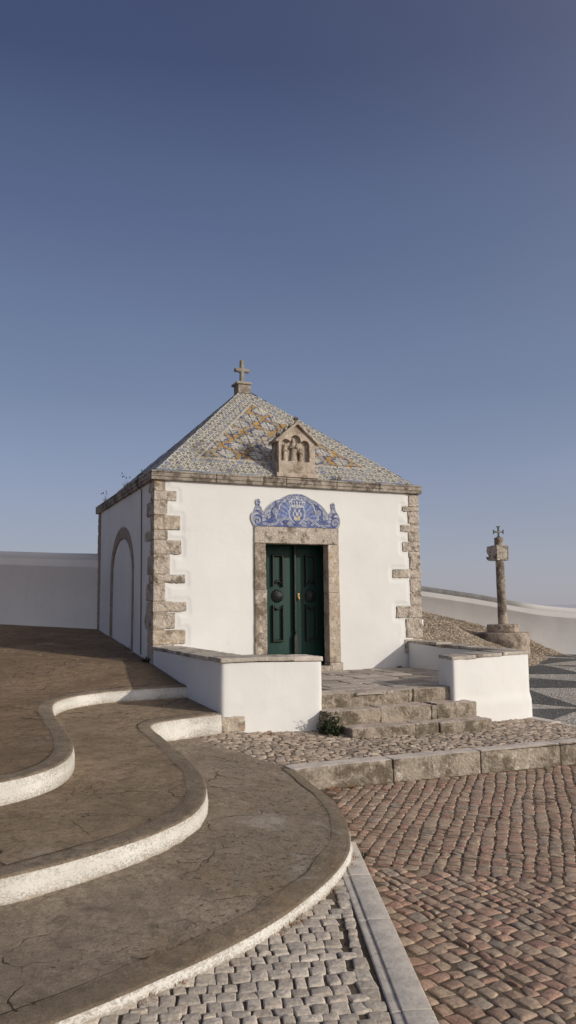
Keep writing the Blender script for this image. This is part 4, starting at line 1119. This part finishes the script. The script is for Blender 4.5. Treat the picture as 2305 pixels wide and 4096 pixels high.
# ------------------------------------------------------------------ low walls, terrace, steps
lw = empty('low_wall', (.6, -1.8, -.4), 'white plastered low wall left of the steps with grey stone coping and rounded right end', 'wall')
def platedwall(poly, z0, ztf, seed, nm, parent, m=None, bulge=0.):
    """vertical plastered faces along a closed polygon"""
    p = np.array(poly, float); n = len(p); mb = MB()
    q = []
    for i in range(n):
        a, b = p[i], p[(i+1) % n]; L = np.linalg.norm(b-a); k = max(2, int(L/.05)); t = np.linspace(0, 1, k, endpoint=False)[:, None]
        q.append(a+(b-a)*t)
    q = np.concatenate(q)
    for _ in range(1): q = .2*np.roll(q, 1, 0)+.6*q+.2*np.roll(q, -1, 0)
    T = np.roll(q, -1, 0)-np.roll(q, 1, 0); T /= np.linalg.norm(T, axis=1, keepdims=True); N = np.stack([T[:, 1], -T[:, 0]], 1)
    m_ = len(q); rows = 22; V = []
    zt = ztf(q[:, 0], q[:, 1])
    for k in range(rows):
        z = z0+(zt-z0)*k/(rows-1)
        P3 = np.stack([q[:, 0], q[:, 1], z], 1)
        o = .007*fbm(P3, 2.1, 3, seed)+.003*fbm(P3, 9, 2, seed+3)+bulge*(1-sstep(-.24, -.18, z))
        pp = q+N*o[:, None]; V.append(np.stack([pp[:, 0], pp[:, 1], z], 1))
    F = [[i*m_+k, i*m_+(k+1) % m_, (i+1)*m_+(k+1) % m_, (i+1)*m_+k] for i in range(rows-1) for k in range(m_)]
    mb.add(np.concatenate(V), np.array(F))
    o = [Vector(a) for a in q[::2]]; r = delaunay_2d_cdt(o, [], [list(range(len(o)))], 1, 1e-6)
    Vt = np.array([(v[0], v[1], float(ztf(v[0], v[1]))-.002) for v in r[0]]); F = np.array([list(f) for f in r[2]])
    mb.add(Vt, F)
    mb.build(nm, m or M['plaster'], parent)
LP = [(-.005, .0), (-.02, -1.6), (0, -3.3), (1.325, -3.3), (1.33, -2.85), (.47, -2.84), (.40, 0)]
LZ = lambda x, y: np.interp(np.asarray(x, float), [0, 1.3], [.452, .418])+0*np.asarray(y, float)
platedwall(LP, -.55, LZ, 3, 'wall_body', lw)
def slab(poly_c, size, z, zrot, seed, parent, m=None, nm='coping_stone', tilt=0.):
    R = rot('Z', zrot)@rot('Y', tilt)
    return rbox((poly_c[0], poly_c[1], z), size, .010, .007, 11, seed, .02, R, None, .02).build(nm, m or M['coping'], parent)
for i, (ya, yb) in enumerate(((.0, -.95), (-.955, -1.75), (-1.755, -2.85))):
    slab((.215-.005*i, (ya+yb)/2), (.45+.02*i, ya-yb, .05), .478, .01, i, lw)
slab((.29, -3.08), (.61, .50, .052), .477, 0, 6, lw); slab((.765, -3.078), (.335, .485, .052), .470, 0, 7, lw, None, 'coping_stone', .015)
o = slab((1.135, -3.076), (.40, .475, .058), .458, 0, 8, lw, M['whitewashed'] if 'whitewashed' in M else M['curb_top'], 'coping_stone', .03)
rbox((.135, -3.285, -.265), (.335, .06, .18), .02, .008, 11, 9, .015).build('exposed_stone', M['stone_lichen'], lw)
rw = empty('low_wall', (4.5, -2, -.4), 'white plastered low wall right of the steps with grey coping, patterned plaza behind it', 'wall')
RP = [(3.27, -3.3), (4.84, -2.98), (4.98, -2.2), (5.0, .02), (4.66, .02), (4.68, -2.55), (3.36, -2.82)]
RZ = lambda x, y: .373+.025*np.clip((np.asarray(y, float)+3.3)/3.3, 0, 1)+.045*np.clip((np.asarray(y, float)+1.)/1., 0, 1)
platedwall(RP, -.65, RZ, 7, 'wall_body', rw, None, .022)
aw = math.atan2(.32, 1.57)
for i, (f0, f1) in enumerate(((0, .30), (.305, .62), (.625, 1.0))):
    a = np.array((3.255, -3.31))+np.array((1.61, .325))*f0; b = np.array((3.255, -3.31))+np.array((1.61, .325))*f1
    d = (b-a)/np.linalg.norm(b-a); nn = np.array((-d[1], d[0])); c_ = (a+b)/2+nn*.23
    e2 = np.array((.10, .46)) if i == 0 else (np.array((.05, .46)) if i == 1 else np.array((-.05, .46)))
    e2 = e2/e2[1]; c_ = (a+b)/2+e2*.225
    Rs = np.array([[d[0], e2[0], 0], [d[1], e2[1], 0], [0, 0, 1]])
    rbox((c_[0], c_[1], .385+.008*i), (np.linalg.norm(b-a)-(.04 if i == 2 else 0), .46, .05), .010, .007, 11, 20+i, .02, Rs, None, .02).build('coping_stone', M['coping'], rw)
for i, (ya, yb) in enumerate(((-2.56, -1.75), (-1.745, -.9), (-.895, .0))):
    slab((4.83+(.0 if i else -.01), (ya+yb)/2), (.345 if i else .33, yb-ya, .05), (.405, .415, .445)[i], 0, 30+i, rw)
# forecourt terrace floor
tp = np.array([(.38, .03), (.45, -2.86), (1.32, -2.86), (1.32, -3.05), (3.32, -3.05), (3.34, -2.75), (4.72, -2.5), (4.70, .03)])
FX = [(.40, .35, .30), (.34, .295, .25), (.43, .375, .325), (.30, .26, .22)]
setts('flagstone_terrace', lambda x, y: inside(np.vstack([tp]), x, y), -1, 6, -1.2, 4.4, (.3, -3.2), math.radians(3), .36, .52, lambda x, y: -.010+0*x, FX, gap=.012, hgt=.012, jit=.03, n=7, seed=33, tilt=.1, wob=.02, pw=16, drop=.02, irr=-.8)
surf('terrace_bed', [tuple(p) for p in tp], lambda x, y: -.012+0*x, .3, M['sand_dark'], kind='structure')
st = empty('stone_steps', (2.4, -3.4, -.5), 'three weathered stone steps climbing to the chapel terrace between two white walls', 'steps')
def stepcourse(xs, yf, dep, zt, h, seed, jig=()):
    for i in range(len(xs)-1):
        a, b = xs[i]+.0025, xs[i+1]-.0025
        dz = (jig[i] if i < len(jig) else 0)
        rbox(((a+b)/2, yf+dep/2+(.012 if i % 2 else 0), zt-h/2+dz), (b-a, dep, h), .017, .012, 11, seed+i, .018, None, None, .035).build('step_block', M['step'], st)
        o = st.children[-1]; o.data.materials.append(M['step_top'])
        for p in o.data.polygons:
            if p.normal.z > .8: p.material_index = 1
stepcourse([1.31, 2.631, 2.711, 3.45], -3.2, .42, .002, .20, 100)
stepcourse([1.27, 2.036, 2.788, 2.873, 3.50], -3.5, .42, -.172, .20, 110, (0, .004, -.012, .0))
stepcourse([1.46, 2.347, 2.701, 3.50], -3.80, .42, -.345, .24, 120, (0, .0, -.012))

# ------------------------------------------------------------------ pillar monument
PX, PY = 10.13, 4.13
pm = empty('stone_pillar', (PX, PY, 0), 'old stone pillar with carved block and small metal cross on a round stepped base', 'monument')
def lathe(prof, cx, cy, ns=40, amp=.004, seed=0, sc=8):
    V = []
    for r_, z in prof:
        t = np.arange(ns)*2*PI/ns; P = np.stack([cx+r_*np.cos(t), cy+r_*np.sin(t), np.full(ns, z)], 1)
        k = fbm(P, sc, 3, seed)*amp; P[:, 0] += k*np.cos(t); P[:, 1] += k*np.sin(t); V.append(P)
    F = [[i*ns+k, i*ns+(k+1) % ns, (i+1)*ns+(k+1) % ns, (i+1)*ns+k] for i in range(len(prof)-1) for k in range(ns)]
    mb = MB(); mb.add(np.concatenate(V), np.array(F)); return mb
def disc_prof(r_, z0, z1, e=.02): return [(r_*.995, z0)]+[(r_, z0+(z1-z0-e)*k/4) for k in range(5)]+[(r_-e*.3, z1-e*.3), (r_-e, z1), (r_*.5, z1+.003), (.001, z1+.003)]
lathe(disc_prof(.645, -.3, .385), PX, PY, 48, .012, 1, 3).build('base_step', M['pillar'], pm)
lathe(disc_prof(.405, .38, .585), PX, PY, 48, .010, 2, 3).build('base_step', M['pillar'], pm)
sh_ = lathe([(.117-.008*k/12+.003*math.sin(k), .57+1.66*k/12) for k in range(13)], 0, 0, 28, .006, 3).build('shaft', M['pillar'], pm)
# the shaft leans a little
for v in sh_.data.vertices:
    f = (v.co.z-.57)/1.66; v.co.x += PX-.03*f; v.co.y += PY-.02*f
tx, ty = PX-.035, PY-.02
vd = math.radians(90-38.8)
n2 = math.radians(90-188.8)               # outward normal of the inscribed face
fdir = np.array([math.cos(n2), math.sin(n2)]); sdir = np.array([-fdir[1], fdir[0]])     # along that face to the right seen from front
Rz = rot('Z', n2+PI/2)
# local frame: x along the inscribed face, -y outwards
def loc(P): return np.asarray(P)@Rz.T+np.array([tx, ty, 0])
mb = MB(); rbox((.045, .03, 2.42), (.35, .24, .395), .01, .008, 16, 5, .015, mb=mb)
mb.V = [loc(v) for v in mb.V]; mb.build('carved_block', M['carved'], pm)
mb = MB()
for (a, b, c_, d_) in ((-.11, 2.42, .02, .37), (.205, 2.42, .022, .37), (.045, 2.60, .33, .02), (.045, 2.24, .33, .02)):
    rbox((a, -.092, b), (c_, .02, d_), .004, .004, 20, 7, .015, mb=mb)
mb.V = [loc(v) for v in mb.V]; mb.build('block_frame', M['carved'], pm)
# broken ship-shaped carving behind the block: outline in the plane of the left face
so = [(.0, 2.225), (.10, 2.222), (.20, 2.225), (.30, 2.235), (.40, 2.27), (.455, 2.33), (.445, 2.345), (.41, 2.325), (.365, 2.29), (.31, 2.275), (.255, 2.285), (.275, 2.34), (.32, 2.39), (.385, 2.44), (.41, 2.49), (.40, 2.54), (.37, 2.56), (.385, 2.59), (.35, 2.615), (.28, 2.61), (.15, 2.615), (.0, 2.615)]
so = [(y_*.80, z_) for y_, z_ in so]
mb = prism([(p[0]+.1, p[1]) for p in so], -.125, .08, axis='x')
P = np.concatenate(mb.V); mb.V = [P]; mb.V = [loc(P)]
mb.build('ship_carving', M['carved'], pm, smooth=False)
lathe([(.112, 2.60), (.113, 2.70), (.112, 2.80), (.106, 2.815), (.001, 2.82)], tx, ty, 28, .004, 4).build('drum', M['pillar'], pm)
mb = MB(); w_ = .021; hc = .145; fl = .062
def armp(s):   # cross with flared ends
    k = []
    for a in range(4):
        t = a*PI/2; R2 = np.array([[math.cos(t), -math.sin(t)], [math.sin(t), math.cos(t)]])
        for p in ((w_, -w_), (hc-.035, -w_), (hc-.006, -fl), (hc, -fl), (hc, fl), (hc-.006, fl), (hc-.035, w_)): k.append(R2@np.array(p)*s)
    return k
cc_ = armp(1.)
pts = [(p[0]*.92, p[1]+2.82+.148) for p in cc_]
prism(pts, -.018, .018, axis='y', mb=mb)
P = [np.asarray(v) for v in mb.V]; Rc = rot('Z', -math.radians(38.8)+.25); mb.V = [v@Rc.T+np.array([tx, ty, 0]) for v in P]
mb.build('metal_cross', M['verdigris'], pm, smooth=False)
mb = MB(); rbox((.0, -.020, 2.967), (.17, .006, .016), .001, 0, 1, 1, .1, mb=mb)
mb.V = [v@Rc.T+np.array([tx, ty, 0]) for v in mb.V]; mb.build('cross_inlay', M['kerb'], pm)

# ------------------------------------------------------------------ plants
def blade(p, h, dx, dy, w, mb, head=0.):
    n = 5; V = []
    px, py = -dy, dx; L = math.hypot(px, py) or 1; px, py = px/L*w, py/L*w
    for k in range(n):
        f = k/(n-1); c_ = (p[0]+dx*f*f, p[1]+dy*f*f, p[2]+h*(f-.12*f*f)); s = (1-f)*.9+.1
        V += [(c_[0]-px*s, c_[1]-py*s, c_[2]), (c_[0]+px*s, c_[1]+py*s, c_[2])]
    mb.add(V, np.array([[2*k, 2*k+1, 2*k+3, 2*k+2] for k in range(n-1)]))
    if head: rbox((p[0]+dx, p[1]+dy, p[2]+h*.9), (head*.45, head*.45, head), head*.2, 0, 1, 1, .05, mb=mb)
def tuft(name, p, r_, h, cnt, m, label, cat, group, seed=0, w=.004, heads=0):
    rr = random.Random(seed); mb = MB()
    for i in range(cnt):
        a = rr.uniform(0, 2*PI); q = rr.random()**.5*r_; s = rr.uniform(.3, 1)
        hh = h*rr.uniform(.45, 1)
        blade((p[0]+q*math.cos(a), p[1]+q*math.sin(a), p[2]-.005), hh, math.cos(a)*hh*.7*s, math.sin(a)*hh*.7*s, w, mb)
    for i in range(heads):
        a = rr.uniform(0, 2*PI); hh = h*rr.uniform(1.4, 2.2); s = rr.uniform(.1, .55)
        blade(p, hh, math.cos(a)*hh*s, math.sin(a)*hh*s, .003, mb, .035)
    mb.build(name, m, None, smooth=False)
    o = bpy.context.scene.collection.objects[-1]; tag(o, label, cat, group)
    return o
G1 = 'dry grass tufts growing at the foot of the stonework'
z_ = lambda f, x, y: float(f(x, y))
for i, (x, y, f, r_, h, c_, lb) in enumerate((
    (-.36, -3.2, Z1, .10, .10, 130, 'reddish dry grass tuft against the white riser left of the low wall corner'),
    (-1.21, -8.04, ZS, .09, .05, 90, 'rust coloured dry grass clump where the grey cobbles meet the lowest terrace, largest of these'),
    (-1.33, -8.14, ZS, .06, .045, 60, 'small rusty tuft just left of the largest clump by the lowest terrace'),
    (-.80, -7.72, ZS, .04, .035, 40, 'tiny dry tuft at the terrace foot near the crack in the white riser'),
    (-.53, -7.43, ZS, .045, .05, 50, 'dry orange tuft beside the inner end of the pale kerb strip'),
    (-.44, -7.30, ZS, .045, .06, 60, 'dry tuft at the tip where the kerb strip meets the lowest terrace'),
    (-1.95, -8.45, ZS, .06, .04, 50, 'dry brown tuft at the terrace foot near the bottom of the picture'),
    (-2.12, -8.57, ZS, .05, .04, 40, 'lowest dry tuft beside the terrace edge in the grey cobbles'),
    (.62, -4.96, ZR, .07, .045, 70, 'rusty dry grass at the foot of the first curb block'),
    (.85, -4.96, ZR, .06, .04, 50, 'smaller rusty grass patch along the first curb block'),
    (.58, -3.42, U, .06, .05, 50, 'dry grass at the foot of the left low wall beside the cobbles'),
    (4.35, -3.12, U, .07, .03, 60, 'dry reddish grass at the foot of the right low wall'))):
    tuft('grass_tuft', (x, y, z_(f, x, y)), r_, h, c_, M['dry'], lb, 'grass tuft', G1, i)
tuft('grass_tuft', (-.17, -6.95, z_(ZR, -.17, -6.95)), .06, .06, 70, M['leaf'], 'green weed in the cobbles above the tip of the pale kerb strip', 'grass tuft', G1, 55)
for i, (x, y, lb) in enumerate(((-2.05, 2.0, 'straw coloured grass patch on the upper terrace, farthest from the chapel'), (-1.55, 1.35, 'straw coloured grass patch on the upper terrace between the other two'), (-1.05, .75, 'small pale grass patch on the upper terrace nearest the chapel corner'))):
    tuft('grass_patch', (x, y, z_(Z3, x, y)), .035, .03, 90, M['straw'], lb, 'grass patch', 'pale grass patches on the upper terrace', 80+i, .004)
G2 = 'weeds growing from the chapel eaves'
tuft('eave_weed', (-.03, 4.05, 3.30), .06, .12, 40, M['weed'], 'dry weed with seed heads on the far end of the left eave', 'weed', G2, 61, .003, 5)
tuft('eave_weed', (-.02, 1.95, 3.30), .10, .14, 80, M['weed'], 'taller bushy weed with thin stalks in the middle of the left eave', 'weed', G2, 62, .003, 5)
tuft('eave_weed', (.0, .95, 3.30), .04, .12, 12, M['weed'], 'sparse thin stalks above the cable on the left eave', 'weed', G2, 63, .003, 1)
tuft('eave_weed', (3.28, .03, 3.315), .10, .13, 90, M['weed'], 'dry dark weed on the front eave right of the stone niche', 'weed', G2, 64, .003, 2)
tuft('eave_weed', (4.75, .03, 3.31), .035, .06, 40, M['weed'], 'small dry weeds at the right corner of the front eave', 'weed', G2, 65, .003, 0)
tuft('wall_weed', (-.06, .22, .25), .07, .13, 60, M['leaf'], 'small dark weed at the bottom of the corner quoins', 'weed', None, 66, .006)
tuft('wall_weed', (-.05, 1.72, .37), .06, .18, 14, M['weed'], 'thin weed at the foot of the blind arch', 'weed', None, 67, .003)
tuft('wall_weed', (4.45, -.05, .0), .05, .06, 60, M['weed'], 'low dry weeds in the corner between facade and right low wall', 'weed', None, 68, .003)
# shrub at the left end of the steps
sb = empty('shrub', (1.31, -3.52, -.47), 'small dark green leafy shrub growing between the left low wall and the steps', 'shrub')
mbs = MB(); mbl = MB(); rr = random.Random(5)
for i in range(30):
    a = rr.uniform(0, 2*PI); h = rr.uniform(.08, .31); sp = rr.uniform(.02, .17)
    b0 = np.array([1.31+rr.uniform(-.09, .07), -3.52+rr.uniform(-.09, .09), -.47]); b1 = b0+np.array([math.cos(a)*sp*.8, math.sin(a)*sp*.6-.02, h])
    mid = (b0+b1)/2+np.array([math.cos(a)*.03, 0, .03]); tube([b0, mid, b1], np.array([.004, .003, .002]), mbs, 5)
    for k in range(46):
        f = rr.uniform(.1, 1.); c_ = b0*(1-f)+b1*f+np.array([rr.uniform(-.035, .035) for _ in range(3)])
        l = rr.uniform(.018, .036); d = np.array([rr.uniform(-1, 1), rr.uniform(-1, 1), rr.uniform(-.4, .9)]); d /= np.linalg.norm(d)
        s = np.cross(d, [rr.uniform(-1, 1), rr.uniform(-1, 1), rr.uniform(-1, 1)]); s /= np.linalg.norm(s)
        mbl.add([c_, c_+d*l*.5+s*l*.32, c_+d*l, c_+d*l*.5-s*l*.32], np.array([[0, 1, 2, 3]]))
mbs.build('stems', M['weed'], sb); mbl.build('foliage', M['leaf'], sb, smooth=False)

# ------------------------------------------------------------------ camera, light, world
SUN = Vector((.599, -.71, .371)).normalized()
ld = bpy.data.lights.new('sun', 'SUN'); ld.energy = 2.75; ld.angle = math.radians(.55); ld.color = (1., .925, .81)
lo = bpy.data.objects.new('sun', ld); COL.objects.link(lo); lo.rotation_euler = SUN.to_track_quat('Z', 'Y').to_euler(); lo.location = (10, -12, 8)
w = bpy.data.worlds.new('World'); S.world = w; w.use_nodes = True
nt = w.node_tree; bg = nt.nodes['Background']
sky = nt.nodes.new('ShaderNodeTexSky'); sky.sky_type = 'NISHITA'; sky.sun_disc = False
sky.sun_elevation = math.asin(SUN.z); sky.sun_rotation = math.atan2(SUN.x, SUN.y)
sky.altitude = 100; sky.air_density = 1.0; sky.dust_density = 1.0; sky.ozone_density = 2.0
# evening-haze tint of the clear sky by elevation, brighter towards the sun
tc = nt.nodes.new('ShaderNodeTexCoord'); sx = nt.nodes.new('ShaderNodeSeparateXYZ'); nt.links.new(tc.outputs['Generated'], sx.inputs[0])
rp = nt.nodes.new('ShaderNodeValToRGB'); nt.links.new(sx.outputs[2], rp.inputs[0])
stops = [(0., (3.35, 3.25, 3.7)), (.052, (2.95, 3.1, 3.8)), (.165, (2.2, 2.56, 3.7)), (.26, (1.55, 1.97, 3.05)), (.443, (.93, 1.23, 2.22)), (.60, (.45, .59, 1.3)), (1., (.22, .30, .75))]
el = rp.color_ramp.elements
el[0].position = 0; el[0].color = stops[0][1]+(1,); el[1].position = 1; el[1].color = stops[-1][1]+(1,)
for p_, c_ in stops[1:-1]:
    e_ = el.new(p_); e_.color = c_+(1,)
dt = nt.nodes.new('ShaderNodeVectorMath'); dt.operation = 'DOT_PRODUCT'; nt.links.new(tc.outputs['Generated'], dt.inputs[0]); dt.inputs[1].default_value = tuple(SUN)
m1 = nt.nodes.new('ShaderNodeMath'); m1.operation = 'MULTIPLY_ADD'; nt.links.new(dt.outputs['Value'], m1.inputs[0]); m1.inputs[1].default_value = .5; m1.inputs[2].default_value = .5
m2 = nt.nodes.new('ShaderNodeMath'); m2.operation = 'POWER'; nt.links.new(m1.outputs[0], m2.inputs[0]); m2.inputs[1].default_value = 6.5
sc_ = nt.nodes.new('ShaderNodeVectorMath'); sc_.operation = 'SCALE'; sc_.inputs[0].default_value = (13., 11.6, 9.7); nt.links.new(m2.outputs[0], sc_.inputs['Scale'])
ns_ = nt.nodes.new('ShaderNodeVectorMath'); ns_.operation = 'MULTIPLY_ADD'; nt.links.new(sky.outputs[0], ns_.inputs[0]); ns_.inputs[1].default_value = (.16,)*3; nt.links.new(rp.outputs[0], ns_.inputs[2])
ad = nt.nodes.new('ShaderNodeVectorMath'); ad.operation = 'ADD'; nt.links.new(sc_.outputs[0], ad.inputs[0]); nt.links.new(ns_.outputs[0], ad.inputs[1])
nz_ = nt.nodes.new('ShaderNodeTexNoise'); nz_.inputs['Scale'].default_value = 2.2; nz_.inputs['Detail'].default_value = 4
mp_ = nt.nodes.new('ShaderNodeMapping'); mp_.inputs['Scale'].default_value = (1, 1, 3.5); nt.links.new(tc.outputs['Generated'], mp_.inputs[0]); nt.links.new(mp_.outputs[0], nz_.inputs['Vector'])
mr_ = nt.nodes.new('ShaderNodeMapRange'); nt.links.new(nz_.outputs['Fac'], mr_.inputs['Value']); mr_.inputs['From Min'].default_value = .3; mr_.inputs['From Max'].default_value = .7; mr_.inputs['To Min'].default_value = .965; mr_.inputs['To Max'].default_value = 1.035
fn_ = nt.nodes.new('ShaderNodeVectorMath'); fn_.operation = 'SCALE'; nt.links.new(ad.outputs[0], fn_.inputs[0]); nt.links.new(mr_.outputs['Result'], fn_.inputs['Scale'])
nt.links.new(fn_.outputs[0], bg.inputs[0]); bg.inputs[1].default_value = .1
cp = dict(x=-2.9971, y=-12.1494, z=1.1027, yaw=.4133, pit=.1207, rol=-.0107, f=1957.67)
cd = bpy.data.cameras.new('camera'); co_ = bpy.data.objects.new('camera', cd); COL.objects.link(co_); S.camera = co_
cd.sensor_fit = 'VERTICAL'; cd.sensor_height = 24; cd.lens = cp['f']/2576*24; cd.clip_start = .05; cd.clip_end = 200000
fw = Vector((math.sin(cp['yaw'])*math.cos(cp['pit']), math.cos(cp['yaw'])*math.cos(cp['pit']), math.sin(cp['pit'])))
r_ = Vector((math.cos(cp['yaw']), -math.sin(cp['yaw']), 0)); u_ = r_.cross(fw)
r2 = r_*math.cos(cp['rol'])+u_*math.sin(cp['rol']); u2 = -r_*math.sin(cp['rol'])+u_*math.cos(cp['rol'])
Mx = Matrix((r2, u2, -fw)).transposed().to_4x4(); Mx.translation = (cp['x'], cp['y'], cp['z']); co_.matrix_world = Mx
S.render.resolution_x = 576; S.render.resolution_y = 1024
S.view_settings.view_transform = 'Standard'; S.view_settings.look = 'None'; S.view_settings.exposure = 0; S.view_settings.gamma = 1
